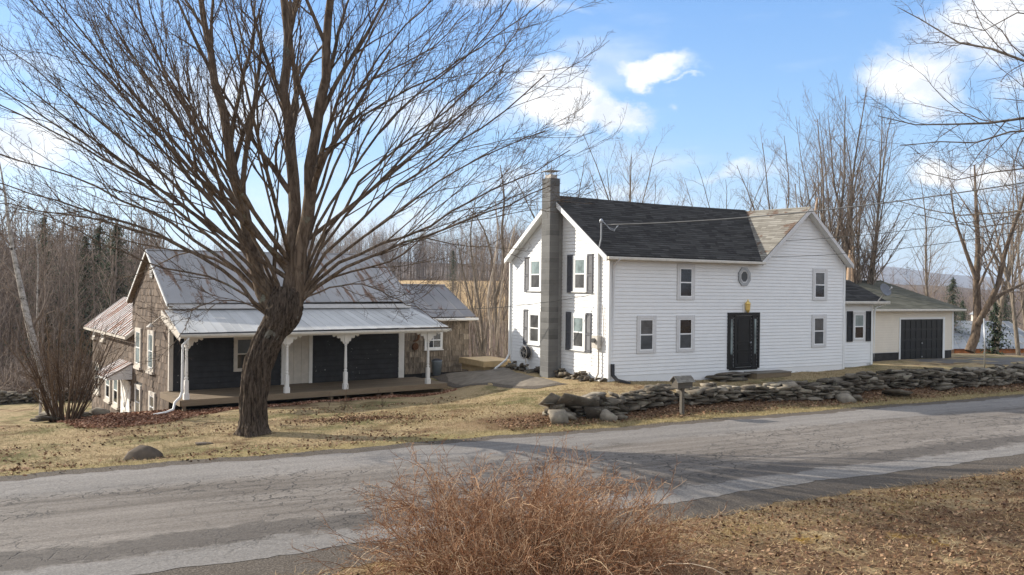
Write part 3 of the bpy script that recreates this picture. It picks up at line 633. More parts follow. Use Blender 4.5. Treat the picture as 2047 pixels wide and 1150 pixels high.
m = MB(); m.box(26.97-24, 27.09-24, -.035, .06, .46, 2.6); m.build('corner_board', M['white_trim'], gar)
m = MB(); shingle_slope(m, (16.8-24, -.35, 2.72), (27.5-24, -.35, 2.72), (16.8-24, 4.75, 4.22), (27.55-24, 4.75, 4.22), 30, tab=.5); shingle_slope(m, (27.5-24, 9.6, 2.7), (16.8-24, 9.6, 2.7), (27.5-24, 4.75, 4.22), (16.8-24, 4.75, 4.22), 20, tab=.8)
m.tube([(16.8-24, 4.75, 4.23), (27.5-24, 4.75, 4.23)], .05, 6); m.build('roof', M['roof_green'], gar)
m = MB(); m.box(16.8-24, 27.6-24, -.46, -.34, 2.60, 2.71); m.build('gutter', M['cream_gutter'], gar, bevel=.02)
m = MB(); m.box(16.8-24, 27.5-24, -.34, .02, 2.58, 2.605); m.build('soffit', M['cream_gutter'], gar)
m = MB()
mbox(m, gm_, 22.42, 22.52, 0, .04, -.02, 2.26); mbox(m, gm_, 26.13, 26.30, 0, .045, -.02, 2.26); mbox(m, gm_, 22.52, 26.13, 0, .038, 2.16, 2.26); m.build('door_frame', M['white_trim'], gar)
m = MB(); n1, n2 = 4, 8; A0, A1, B0, B1 = 22.52, 26.13, -.02, 2.16
mbox(m, gm_, A0, A1, 0, .006, B0, B1)
for i in range(n1):
    for j in range(n2):
        a, b = A0+(A1-A0)*j/n2, A0+(A1-A0)*(j+1)/n2; c_, d_ = B0+(B1-B0)*i/n1, B0+(B1-B0)*(i+1)/n1
        for P in ((a, a+.05, c_, d_), (b-.05, b, c_, d_), (a+.05, b-.05, c_, c_+.055), (a+.05, b-.05, d_-.055, d_-.008)): mbox(m, gm_, P[0], P[1], .006, .024, P[2], P[3])
gd = m.build('garage_door', M['black_paint'], gar)
for z_ in (.85, .12): m = MB(); mbox(m, gm_, 24.28, 24.36, .024, .05, z_, z_+.07); m.build('handle', M['grey_metal'], gd)
# ================================================================== BARN
BC = (-11.83, 29.48); BT = rad(36.08)
barn = empty('barn', (BC[0], BC[1], -.6), BT, 'old barn with brown cedar shakes, grey metal roof and long white posted porch', 'barn')
def bw(u, v, z=0):
    c, s = math.cos(BT), math.sin(BT); return np.array([BC[0]+u*c-v*s, BC[1]+u*s+v*c, z])
BL, BD, BE, BR, BRV = 9.15, 5.68, 2.86, 4.80, 2.8
m = MB(); m.box(0, BL, 0, BD, -2.6, BE); m.prism([(0, 0, BE), (0, BD, BE), (0, BRV, BR-.08)], (BL, 0, 0)); m.box(0.003, 3.2, BD, 14.0, -3.2, 1.45); m.prism([(0.003, 13.98, 1.45), (3.2, 13.98, 1.45), (1.5, 13.98, 2.75)], (0, -8.3, 0)); m.build('wall', M['foundation_dark'], barn)
holes = [(4.0, 4.95, .33, 1.83), (2.0, 2.92, .33, 1.83), (11.98, 13.02, -1.54, -.15), (9.5, 10.55, -1.6, -.2), (7.85, 8.9, -1.65, -.3), (5.76, 7.5, -2.6, -.4), (3.9, 4.9, -1.8, -.36), (1.7, 2.7, -1.6, -.4)]
def bspan(z):
    if z <= BE: return (0, BD)
    f = (z-BE)/(BR-.1-BE); return (BRV*f, BD-(BD-BRV)*f)
def bground(v): p = bw(-.1, v); return h(p[0], p[1])
shakes(LM, -2.6, BR-.12, bspan, .26, .16, .30, holes, low=bground).build('cedar_shakes', M['shake_brown'], barn)
shakes(LM, -3.1, 1.45, lambda z: (BD+.02, 13.98), .26, .14, .28, holes, low=bground).build('cedar_shakes', M['shake_brown'], barn)
siding(FM, -.17, 2.72, lambda z: (0.05, BL-.02), .20, .034).build('clapboards', M['black_clapboard'], barn)
m = MB(); m.box(-.04, .10, -.05, .08, -.15, 2.6); m.build('corner_board', M['aged_white'], barn)
m = MB(); mbox(m, FM, BL-.22, BL+.03, 0, .05, -.16, 2.1); m.build('corner_board', M['porch_white'], barn)
m = MB(); m.box(-.12, BL+.2, -.28, -.13, 2.70, 2.86); m.box(-.05, BL+.05, -.12, 0, 2.66, 2.88); m.build('eave_board', M['grey_trim'], barn, bevel=.02)
m = MB(); metal_slope(m, (-.17, -.32, BE+.04), (BL+.25, -.32, BE+.12), (-.17, BRV, BR), (BL+.25, BRV, BR+.14), .61); metal_slope(m, (BL+.25, BD+.2, BE+.12), (-.17, BD+.2, BE+.04), (BL+.25, BRV, BR+.14), (-.17, BRV, BR), .61)
m.tube([(-.17, BRV, BR+.01), (BL/2, BRV, BR+.05), (BL+.25, BRV, BR+.15)], .05, 6); m.build('roof', M['metal_barn'], barn)
for a, b in (((-.18, -.32, BE+.02), (-.18, BRV, BR+.02)), ((-.18, BRV, BR+.02), (-.18, BD+.2, BE+.02))):
    m = MB(); board(m, a, b, .09, .03, (-1, 0, 0)); m.build('rake_board', M['white_trim'], barn)
    m = MB(); q = np.array([.19, 0, 0]); A, B_ = np.array(a)-[0, 0, .1], np.array(b)-[0, 0, .1]; m.hexa([A-[0,0,.02], B_-[0,0,.02], B_+q-[0,0,.02], A+q-[0,0,.02], A, B_, B_+q, A+q]); m.build('soffit', M['shake_tan'], barn)
# louvre in the gable
m = MB(); mbox(m, LM, 2.35, 2.75, .03, .06, 3.75, 4.25); lv = m.build('louvre', M['weathered_wood'], barn)
m = MB(); [mbox(m, LM, 2.39, 2.71, .061, .075, 3.80+.07*k, 3.83+.07*k) for k in range(6)]; m.build('slat', M['grey_trim'], lv)
# ell roof
m = MB(); metal_slope(m, (-.32, 14.25, 1.46), (-.32, 5.3, 1.46), (1.43, 14.25, 2.87), (1.43, 5.75, 2.87), .45, h_=.03, w=.05); metal_slope(m, (3.4, 5.75, 1.4), (3.4, 14.25, 1.4), (1.43, 5.75, 2.87), (1.43, 14.25, 2.87), .6); er = m.build('ell_roof', M['metal_rusty'], barn); er['label'] = 'rust streaked sheet metal roof of the rear ell'
m = MB(); board(m, (-.34, 14.25, 1.44), (-.34, 5.28, 1.44), .10, .03, (-1, 0, 0)); board(m, (-.34, 5.28, 1.46), (.02, 5.28, 1.74), .14, .03, (0, -1, 0)); m.build('fascia', M['aged_white'], barn)
# gable windows
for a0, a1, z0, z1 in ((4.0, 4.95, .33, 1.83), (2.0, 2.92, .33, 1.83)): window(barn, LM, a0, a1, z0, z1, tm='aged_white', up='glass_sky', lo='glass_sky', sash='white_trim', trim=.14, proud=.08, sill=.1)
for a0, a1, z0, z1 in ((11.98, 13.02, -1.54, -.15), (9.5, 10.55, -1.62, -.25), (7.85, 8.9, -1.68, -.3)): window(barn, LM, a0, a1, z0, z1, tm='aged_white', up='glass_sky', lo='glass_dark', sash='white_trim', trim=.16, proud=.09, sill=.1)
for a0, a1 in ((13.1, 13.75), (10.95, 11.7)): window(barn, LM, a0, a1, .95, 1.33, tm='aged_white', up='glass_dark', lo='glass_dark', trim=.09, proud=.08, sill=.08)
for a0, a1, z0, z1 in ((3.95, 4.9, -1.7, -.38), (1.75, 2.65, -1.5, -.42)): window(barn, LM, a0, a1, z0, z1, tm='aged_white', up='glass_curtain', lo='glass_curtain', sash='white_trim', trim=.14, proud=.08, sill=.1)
m = MB(); mbox(m, LM, 5.8, 7.45, .0, .06, -2.55, -.4)
for a, b in (((5.85, -2.5), (7.4, -.45)), ((5.85, -.45), (7.4, -2.5))):
    d = np.array([b[0]-a[0], b[1]-a[1]]); d /= np.linalg.norm(d); n = np.array([-d[1], d[0]])*.06; P = [(a[0]-n[0], a[1]-n[1]), (b[0]-n[0], b[1]-n[1]), (b[0]+n[0], b[1]+n[1]), (a[0]+n[0], a[1]+n[1])]
    o0 = .061 if a[1] < -1 else .064
    m.hexa([LM(x, o0, z) for x, z in P]+[LM(x, o0+.022, z) for x, z in P])
bd = m.build('barn_door', M['peeling_white'], barn); bd['label'] = 'white crossbraced side door'
m = MB(); mbox(m, LM, 6.55, 6.62, .06, .1, -1.5, -1.3); m.build('latch', M['dark_metal'], bd)
m = MB(); metal_slope(m, (-1.0, 7.75, -.16), (-1.0, 5.5, -.16), (-.03, 7.75, .38), (-.03, 5.5, .38), .4); hd = m.build('door_hood', M['metal_rusty'], barn)
m = MB(); m.prism([(-.03, 5.53, .32), (-.95, 5.53, -.18), (-.95, 5.53, -.26), (-.03, 5.53, -.28)], (0, .03, 0)); m.prism([(-.03, 7.7, .32), (-.95, 7.7, -.18), (-.95, 7.7, -.26), (-.03, 7.7, -.28)], (0, .03, 0)); m.box(-.97, -.94, 5.5, 7.74, -.28, -.19); m.build('side_panel', M['white_trim'], hd)
# barn lamp
bl = MB(); bl.tube([(-.03, .35, 2.45), (-.18, .5, 2.42), (-.35, 1.1, 2.12)], .02, 6); bl.lathe((-.36, 1.15, 2.02), [(.16, 0), (.14, .03), (.06, .1), (.03, .14)], 12); bl.build('gooseneck_lamp', M['pipe_tan'], barn)
# porch deck
pz = -.17; m = MB(); y = -2.5
while y < -.06: m.box(-.3, 9.75, y, y+.135, pz-.03, pz, random.random()); y += .14
dk = m.build('porch_deck', M['deck_wood'], barn)
m = MB(); m.box(-.28, 9.73, -2.53, -2.501, pz-.2, pz-.002); m.box(-.31, -.282, -2.5, 0, pz-.2, pz-.002); m.box(9.735, 9.76, -2.5, -.1, pz-.2, pz-.002); m.build('rim_board', M['deck_wood'], dk)
for x in (-.2, 2.4, 4.9, 7.3, 9.5): m = MB(); m.box(x, x+.1, -2.44, -2.34, -1.3, pz-.03); m.build('pier', M['deck_wood'], dk)
# porch roof
m = MB(); metal_slope(m, (-.38, -2.62, 2.0), (9.68, -2.62, 2.03), (-.22, -.13, 2.67), (9.42, -.13, 2.69), .305, .012, .010, .03); m.build('porch_roof', M['metal_porch'], barn)
m = MB(); m.box(-.34, 9.66, -2.60, -2.45, 1.82, 1.96); m.build('porch_beam', M['porch_white'], barn)
m = MB(); m.box(-.42, 9.78, -2.73, -2.61, 1.86, 1.955); pg = m.build('porch_gutter', M['cream_gutter'], barn, bevel=.02)
m = MB(); m.box(-.36, 9.7, -2.66, -2.6, 1.957, 1.99); m.build('drip_edge', M['dark_metal'], barn)
m = MB(); P = [(-.33, -2.5, 1.86), (-.33, -.1, 1.86+.66*.96)]
for k in range(16):
    y0, y1 = -2.5+.15*k, -2.5+.15*(k+1)-.004; zt = lambda y: 2.0+(y+2.62)*.269-.02; d = .27
    m.add([(-.34, y0, zt(y0)), (-.34, y1, zt(y1)), (-.34, y1, zt(y1)-d+.03), (-.34, (y0+y1)/2, zt(y0)-d-.03), (-.34, y0, zt(y0)-d+.03), (-.31, y0, zt(y0)), (-.31, y1, zt(y1)), (-.31, y1, zt(y1)-d+.03), (-.31, (y0+y1)/2, zt(y0)-d-.03), (-.31, y0, zt(y0)-d+.03)],
      [(0,1,2,3,4), (9,8,7,6,5), (0,5,6,1), (1,6,7,2), (2,7,8,3), (3,8,9,4), (4,9,5,0)])
m.build('scalloped_skirt', M['aged_white'], barn)
def post(x, mat, y=-2.36, side=(1, 1)):
    m = MB(); H_ = 1.99; q = .075
    m.box(x-.085, x+.085, y-.085, y+.085, pz+.001, pz+.2); m.box(x-.062, x+.062, y-.062, y+.062, pz+.2, pz+.62)
    m.lathe((x, y, pz), [(.06, .62), (.045, .65), (.06, .68), (.06, .71), (.042, .74), (.055, .80), (.05, 1.1), (.04, 1.52), (.036, 1.56), (.055, 1.60), (.04, 1.63), (.045, 1.67), (.062, 1.70)], 16)
    m.box(x-.06, x+.06, y-.06, y+.06, pz+1.70, 1.82)
    p = m.build('porch_post', M[mat], barn)
    for s in (-1, 1):
        if not side[(s+1)//2]: continue
        b = MB(); prof = [(.06, 0), (.50, 0), (.52, -.05), (.47, -.09), (.42, -.07), (.38, -.03), (.35, -.07), (.34, -.13), (.27, -.15), (.23, -.11), (.20, -.18), (.19, -.25), (.13, -.26), (.10, -.33), (.06, -.36)]
        b.prism([(x+s*a, y-.02, 1.82+z) for a, z in prof], (0, .04, 0))
        b.build('bracket', M['porch_white' if mat != 'peeling_white' else 'aged_white'], p)
post(-.08, 'peeling_white', side=(0, 1)); post(3.30, 'porch_white'); post(5.5, 'porch_white'); post(8.95, 'porch_white', side=(1, 1))
m = MB(); m.tube([(-.1, -2.67, 1.88), (-.12, -2.66, 1.78), (-.27, -2.62, 1.62), (-.27, -2.6, .12), (-.33, -2.62, -.05), (-.5, -2.66, -.2), (-.55, -2.66, -.42), (-.8, -2.7, -.5), (-1.9, -2.85, -.62)], .042, 8); m.build('downspout', M['white_trim'], barn, smooth=True)
# porch window, plank door
window(barn, FM, 2.2, 3.15, .41, 1.70, tm='aged_white', up='glass_screen', lo='glass_dark', sash='aged_white', trim=.10, proud=.07, sill=0)
m = MB(); k = 3
for i in range(k): mbox(m, FM, 4.16+i*.30, 4.16+(i+1)*.30-.008, 0, .06, pz+.02, 2.0)
m.build('plank_door', M['aged_white'], barn)
m = MB(); mbox(m, FM, 3.98, 4.155, 0, .075, pz+.01, 2.0); mbox(m, FM, 5.06, 5.2, 0, .08, pz+.01, 2.0); m.build('door_frame', M['porch_white'], barn)
# annex on the right of the barn
NV = 1.0; nm_ = frontmap(NV); m = MB(); m.box(BL+.03, 13.0, NV, 6.0, -.8, 2.1); m.prism([(12.97, NV, 2.1), (12.97, 6.0, 2.1), (12.97, 3.5, 3.5)], (-3.9, 0, 0)); m.build('annex_wall', M['foundation_dark'], barn)
shakes(nm_, -.15, 2.12, lambda z: (BL+.03, 13.02), .235, .12, .27, [(10.78, 11.6, .9, 1.65)]).build('cedar_shakes', M['shake_tan'], barn)
m = MB(); mbox(m, nm_, 10.62, 11.62, 0, .05, -.9, -.14); m.box(BL+.1, 13.0, NV+.01, 5.9, -.9, -.14); m.build('foundation', M['foundation_dark'], barn)
m = MB(); metal_slope(m, (BL+.27, NV-.25, 2.28), (13.2, NV-.25, 2.28), (BL+.27, 3.5, 3.62), (13.25, 3.5, 3.62), .62); metal_slope(m, (13.2, 6.2, 2.2), (BL+.27, 6.2, 2.2), (13.2, 3.5, 3.62), (BL+.27, 3.5, 3.62), .62); m.tube([(BL+.27, 3.5, 3.63), (13.25, 3.5, 3.63)], .07, 6); m.build('annex_roof', M['metal_annex'], barn)
m = MB(); m.box(BL+.3, 13.3, NV-.37, NV-.25, 2.11, 2.22); m.build('gutter', M['porch_white'], barn, bevel=.02)
m = MB(); m.box(BL+.3, 13.2, NV-.25, NV, 2.09, 2.11); m.build('soffit', M['aged_white'], barn)
window(barn, nm_, 10.72, 11.62, .86, 1.68, tm='porch_white', up='glass_dark', lo='glass_dark', sash='white_trim', trim=.07, muntin=True, sill=.04, proud=.06)
# metal wall ornament: crescent over a disc
wo = empty('wall_ornament', tuple(bw(10.25, NV-.05, .7)), BT, 'dark metal crescent and disc ornament hung on the tan shingle wall', 'ornament')
o = MB(); P = []
for k in range(11): a = rad(-100+k*17); P.append((.26*math.cos(a)-.05, -.02, 1.42+.2*math.sin(a)))
for k in range(10, -1, -1): a = rad(-100+k*17); P.append((.20*math.cos(a)-.09, -.02, 1.44+.17*math.sin(a)))
for i in range(10): o.hexa([P[i], P[i+1], P[20-i], P[21-i]]+[(x, y-.02, z) for x, y, z in (P[i], P[i+1], P[20-i], P[21-i])])
o.build('crescent', M['rust_brown'], wo)
o = MB(); o.tube([(0, -.02, 1.02), (0, -.06, 1.02)], [.15, .15], 18); o.tube([(0, -.06, 1.02), (0, -.07, 1.02)], [.1, .08], 18); o.build('disc', M['rust_brown'], wo)
o = MB(); o.tube([(0, -.03, 1.7), (0, -.03, 1.15), (-.06, -.03, .72), (-.08, -.03, .45)], .008, 4); o.build('hanger', M['rust_brown'], wo)
# bin beside the annex
g0 = h(*bw(10.95, .25)[:2]); bn = empty('trash_can', tuple(bw(10.95, .3, g0)), BT, 'grey round rubbish bin against the tan shingle wall', 'bin')
o = MB(); o.lathe((0, 0, g0), [(.17, 0), (.22, .58), (.235, .6), (.235, .63)], 18); o.build('body', M['can_grey'], bn, smooth=True)
o = MB(); o.lathe((0, 0, g0), [(.225, .631), (.2, .66), (.12, .70), (.02, .72)], 18); o.build('lid', M['dark_metal'], bn)
# ------------------------------------------------------------------ vectorised tubes and trees
def tube_mesh(name, batches, smooth=True):
    """batches: list of (P (T,k,3), R (T,k), sides, rnd or None)"""
    Vs, Fq, Rn, off = [], [], [], 0
    for P, R, n, rn in batches:
        if len(P) == 0: continue
        T_, k, _3 = P.shape; D = np.gradient(P, axis=1); D /= np.linalg.norm(D, axis=2, keepdims=True)+1e-9
        m = np.abs(D[:, 0, 2]) < .8; ref = np.where(m[:, None], [[0, 0, 1.]], [[1., 0, 0]])[:, None, :]
        A = np.cross(D, np.broadcast_to(ref, D.shape)); A /= np.linalg.norm(A, axis=2, keepdims=True)+1e-9; B = np.cross(D, A)
        ang = 2*np.pi*np.arange(n)/n; V = P[:, :, None]+R[:, :, None, None]*(A[:, :, None]*np.cos(ang)[None, None, :, None]+B[:, :, None]*np.sin(ang)[None, None, :, None])
        idx = np.arange(T_*k*n).reshape(T_, k, n)+off; j = np.roll(np.arange(n), -1)
        F = np.stack([idx[:, :-1], idx[:, :-1][:, :, j], idx[:, 1:][:, :, j], idx[:, 1:]], -1).reshape(-1, 4)
        Vs.append(V.reshape(-1, 3)); Fq.append(F); off += T_*k*n
        rr = RNG.random(T_) if rn is None else rn
        Rn.append(np.repeat(rr, (k-1)*n))
    return mesh_np(name, np.concatenate(Vs), [np.concatenate(Fq)], np.concatenate(Rn), smooth)
def norm(v): return v/(np.linalg.norm(v, axis=-1, keepdims=True)+1e-9)
def spawn(P, R, m, t0=.2, t1=1., ang=(25, 45), up=.1, lf=(.3, .6), rf=.6, k=6, jit=.08, photo=.05, rmin=.003, bylen=True, lmin=0, taper=.25):
    T_, K, _3 = P.shape
    idx = np.repeat(np.arange(T_), m); u = (np.tile(np.arange(m), T_)+RNG.random(T_*m))/m; u = t0+(t1-t0)*u
    f = u*(K-1); i = np.minimum(f.astype(int), K-2); w = (f-i)[:, None]
    p0 = P[idx, i]*(1-w)+P[idx, i+1]*w; d = norm(P[idx, i+1]-P[idx, i]); r = R[idx, i]*(1-w[:, 0])+R[idx, i+1]*w[:, 0]
    L = np.linalg.norm(np.diff(P, axis=1), axis=2).sum(1)[idx]
    a = np.radians(RNG.uniform(*ang, len(idx))); q = norm(np.cross(d, norm(RNG.normal(size=d.shape)))); d = norm(d*np.cos(a)[:, None]+q*np.sin(a)[:, None]+np.array([0, 0, up]))
    ln = L*RNG.uniform(*lf, len(idx))*(1-.55*u if bylen else 1); ln = np.maximum(ln, lmin); r0 = np.maximum(r*rf, rmin)
    out = np.zeros((len(idx), k, 3)); out[:, 0] = p0; st = ln/(k-1)
    for s in range(1, k):
        d = norm(d+RNG.normal(size=d.shape)*jit+np.array([0, 0, photo])); out[:, s] = out[:, s-1]+d*st[:, None]
    rr = r0[:, None]*np.linspace(1, taper, k)[None]
    return out, np.maximum(rr, rmin*.6)
def resample(pts, k):
    pts = np.array(pts, float); t = np.concatenate([[0], np.cumsum(np.linalg.norm(np.diff(pts, axis=0), axis=1))]); t /= t[-1]; q = np.linspace(0, 1, k)
    # smooth catmull-like by cubic hermite
    m = np.gradient(pts, t, axis=0); out = []
    for x in q:
        i = min(np.searchsorted(t, x, 'right')-1, len(t)-2); hh = t[i+1]-t[i]; s = (x-t[i])/hh
        out.append((2*s**3-3*s**2+1)*pts[i]+(s**3-2*s**2+s)*hh*m[i]+(-2*s**3+3*s**2)*pts[i+1]+(s**3-s**2)*hh*m[i+1])
    return np.array(out)
def tree_thing(name, loc, label, group=None, cat='tree', rz=0):
    return empty(name, loc, rz, label, cat, group)
# ------------------------------------------------------------------ THE BIG MAPLE
TD = 21.6; tb = on_z(508, 868, -.2)
maple = tree_thing('maple_tree', (tb[0], tb[1], -.25), 'huge bare maple with leaning furrowed trunk and sweeping limbs in front of the barn')
def tp(px, py, d=0.): return at(px, py, TD+d)
tc = [(508,876,68),(507,862,62),(506,840,58),(506,815,58),(508,790,60),(511,760,62),(516,735,61),(524,710,62),(534,685,62),(546,662,62),(558,642,64),(567,622,74),(572,604,78),(575,590,72),(577,575,58)]
P = resample([tp(a, b) for a, b, w in tc], 60); Rr = np.interp(np.linspace(0, 1, 60), np.linspace(0, 1, len(tc)), [w for a, b, w in tc])/1700*TD/2*.86
n = 84; vs = []; D = norm(np.gradient(P, axis=0)); ph = RNG.uniform(0, 6.28, 12)
for i in range(60):
    A = norm(np.cross(D[i], [0, 1, 0.01])); B = np.cross(D[i], A); tw = i*.03
    for j in range(n):
        a = 2*math.pi*j/n; z = i/60*5
        w = .03*math.sin(31*a+3*math.sin(z*5+a))+.02*math.sin(43*a+4*math.sin(z*9))+.10*abs(math.sin(4.5*a+tw*3+ph[0]+.5*math.sin(z*1.3)))+.05*math.sin(11*a+1.4*math.sin(z*2+ph[1])+ph[2])+.035*math.sin(19*a+2*math.sin(z*3.1))+.03*math.sin(z*6+3*a)
        fl = 1+(.55*max(0, 1-i/9.)**2)*(.55+.45*math.sin(5*a+ph[3]))
        vs.append(P[i]+Rr[i]*(.93+w)*fl*(A*math.cos(a)+B*math.sin(a)))
I = np.arange(60*n).reshape(60, n); F = np.stack([I[:-1], np.roll(I[:-1], -1, 1), np.roll(I[1:], -1, 1), I[1:]], -1).reshape(-1, 4)
V = np.array(vs)-np.array([tb[0], tb[1], -.25])
link_mesh('trunk', mesh_np('trunk', V, [F], RNG.random(len(F)), True), M['bark_maple'], maple)
limbs = [ # px polyline with start/end width px and depth drift
 ([(548,640),(515,612),(480,575),(430,530),(330,480),(200,425),(90,395),(-40,355)],26,3,-1.5),
 ([(550,625),(520,590),(480,540),(400,490),(300,430),(150,360),(-60,290)],26,3,1.5),
 ([(560,630),(520,570),(470,515),(380,445),(250,350),(120,255),(-50,150)],28,3,-3),
 ([(560,620),(525,560),(490,505),(420,435),(330,350),(230,272),(100,165),(-40,60)],26,3,2.5),
 ([(552,640),(510,600),(470,570),(400,552),(330,540),(230,500),(120,440),(20,415)],14,2,-2.5),
 ([(562,620),(530,560),(480,480),(400,375),(330,285),(250,195),(120,50),(40,-60)],28,3,-1),
 ([(565,620),(535,540),(490,455),(440,370),(370,262),(280,140),(170,-40)],24,3,3.5),
 ([(565,615),(545,560),(510,470),(470,380),(430,300),(370,200),(290,70),(230,-60)],24,3,-4),
 ([(552,640),(530,600),(515,550),(500,500),(484,440),(470,350),(443,230),(420,120),(398,0),(385,-130)],38,9,.5),
 ([(500,500),(470,440),(430,340),(360,205),(300,80),(260,-40)],22,4,1),
 ([(484,440),(460,370),(400,250),(340,130),(300,20),(280,-60)],15,3,-2),
 ([(575,600),(580,560),(581,480),(578,380),(577,300),(575,200),(573,100),(568,0),(560,-160)],36,14,.6),
 ([(590,610),(600,560),(606,500),(612,440),(622,350),(634,250),(645,150),(655,50),(668,-140)],38,13,-.6),
 ([(600,520),(618,430),(650,330),(680,230),(715,130),(760,40),(800,-60)],20,4,2),
 ([(555,620),(548,540),(546,470),(520,330),(512,180),(510,40),(512,-80)],13,4,-1.5),
 ([(545,560),(548,430),(560,330),(572,250),(590,130),(600,0)],10,3,-2.5),
 ([(595,610),(640,565),(700,520),(800,490),(900,455),(1000,418),(1100,372)],24,3,-1.5),
 ([(600,600),(660,540),(740,500),(850,450),(950,400),(1050,355),(1140,300)],24,3,2),
 ([(603,590),(645,520),(720,440),(800,370),(900,300),(1000,230),(1090,150)],22,3,-3),
 ([(606,580),(640,490),(700,400),(760,330),(850,250),(960,160),(1060,20)],22,3,3),
 ([(606,600),(650,555),(720,535),(790,520),(860,470),(950,440),(1060,420)],14,2,0),
 ([(607,560),(640,440),(700,340),(780,240),(880,150),(980,60),(1040,-30)],20,3,-2),
 ([(610,500),(650,375),(720,250),(800,190),(900,130),(1000,70),(1090,0)],18,3,1.5),
 ([(614,450),(650,310),(700,200),(770,100),(850,20),(900,-40)],16,3,-3.5),
 ([(622,360),(660,250),(740,160),(850,110),(940,20)],14,3,2.5),
 ([(577,330),(550,230),(500,120),(470,20),(450,-60)],14,3,2),
 ([(576,250),(540,150),(500,60),(480,-30)],11,3,-2),
 ([(640,200),(680,110),(740,20),(780,-50)],12,3,-1),
 ([(600,600),(660,575),(740,570),(800,600),(850,625)],9,2,-2),
 ([(545,630),(500,605),(440,600),(390,620),(370,660)],7,2,-1.5),
 ([(550,620),(510,575),(470,545),(380,498),(250,452),(100,425),(-70,395)],22,3,3),
 ([(555,610),(520,555),(460,498),(340,400),(180,300),(0,212),(-70,180)],24,3,-2),
 ([(560,610),(525,545),(470,468),(350,330),(200,170),(80,20)],22,3,1),
 ([(550,600),(505,520),(440,420),(300,250),(140,90),(20,-40)],20,3,-3.2),
 ([(600,605),(640,545),(700,500),(830,400),(960,320),(1090,262)],21,3,0),
 ([(602,590),(640,505),(690,440),(800,310),(900,210),(1020,120)],20,3,-1),
 ([(606,560),(640,460),(690,360),(760,230),(830,120),(900,20)],18,3,.5),
]
NK = 14; LP, LR = [], []
for pts, w0, w1, dd in limbs:
    m_ = len(pts); ex = np.linspace(0, 1, m_)**1.3*dd
    q = np.array([tp(a, b, e) for (a, b), e in zip(pts, ex)]); q[1:-1] += RNG.normal(size=(m_-2, 3))*.04
    Q = resample(q, NK); Q[2:-1] += RNG.normal(size=(NK-3, 3))*(.03 if w0 > 20 else .022); LP.append(Q); tt = np.linspace(0, 1, NK); ee = 1.15 if w0 > 30 else 1.4; LR.append((w0*(.31 if w0 < 30 else .88)*(1-tt)**ee+w1*(.7 if w0 < 30 else 1)*(1-(1-tt)**ee)+(1.6*(1-tt) if w0 < 30 else 0))/1700*TD/2*.92)
# extra limbs towards and away from the camera so the crown is round
for k in range(7):
    a = rad(200+k*14) if k < 6 else rad(25+ (k-6)*24); el = RNG.uniform(.5, 1.0); o = tp(580, 560-k*9); L = RNG.uniform(6, 8.5)
    d = np.array([math.cos(a)*math.cos(el), math.sin(a)*math.cos(el), math.sin(el)]); q = [o+d*L*f+np.array([0, 0, .5*f*f]) for f in np.linspace(0, 1, 5)]
    LP.append(resample(q, NK)); LR.append(np.linspace(.065, .012, NK))
LP, LR = np.array(LP)-np.array([tb[0], tb[1], -.25]), np.array(LR)
link_mesh('limb', tube_mesh('limb', [(LP, LR, 10, None)]), M['bark_limb'], maple)
b1, r1 = spawn(LP, LR, 9, .25, .97, (14, 34), .06, (.38, .66), .55, 9, .08, .035, .008, lmin=1.3)
b2, r2 = spawn(b1, r1, 6, .15, .97, (18, 42), .05, (.30, .58), .55, 6, .10, .04, .006, lmin=.45)
b3, r3 = spawn(b2, r2, 4, .2, 1, (22, 55), .04, (.35, .65), .6, 4, .16, .03, .0045, lmin=.2)
b4, r4 = spawn(b3[::2], r3[::2], 2, .3, 1, (30, 60), .05, (.4, .8), .8, 3, .2, .02, .0038, lmin=.1)
link_mesh('branches', tube_mesh('branches', [(b1, r1, 6, None), (b2, r2, 4, None)]), M['bark_limb'], maple)
link_mesh('twigs', tube_mesh('twigs', [(b3, r3, 3, None), (b4, r4, 3, None)]), M['bark_twig'], maple)
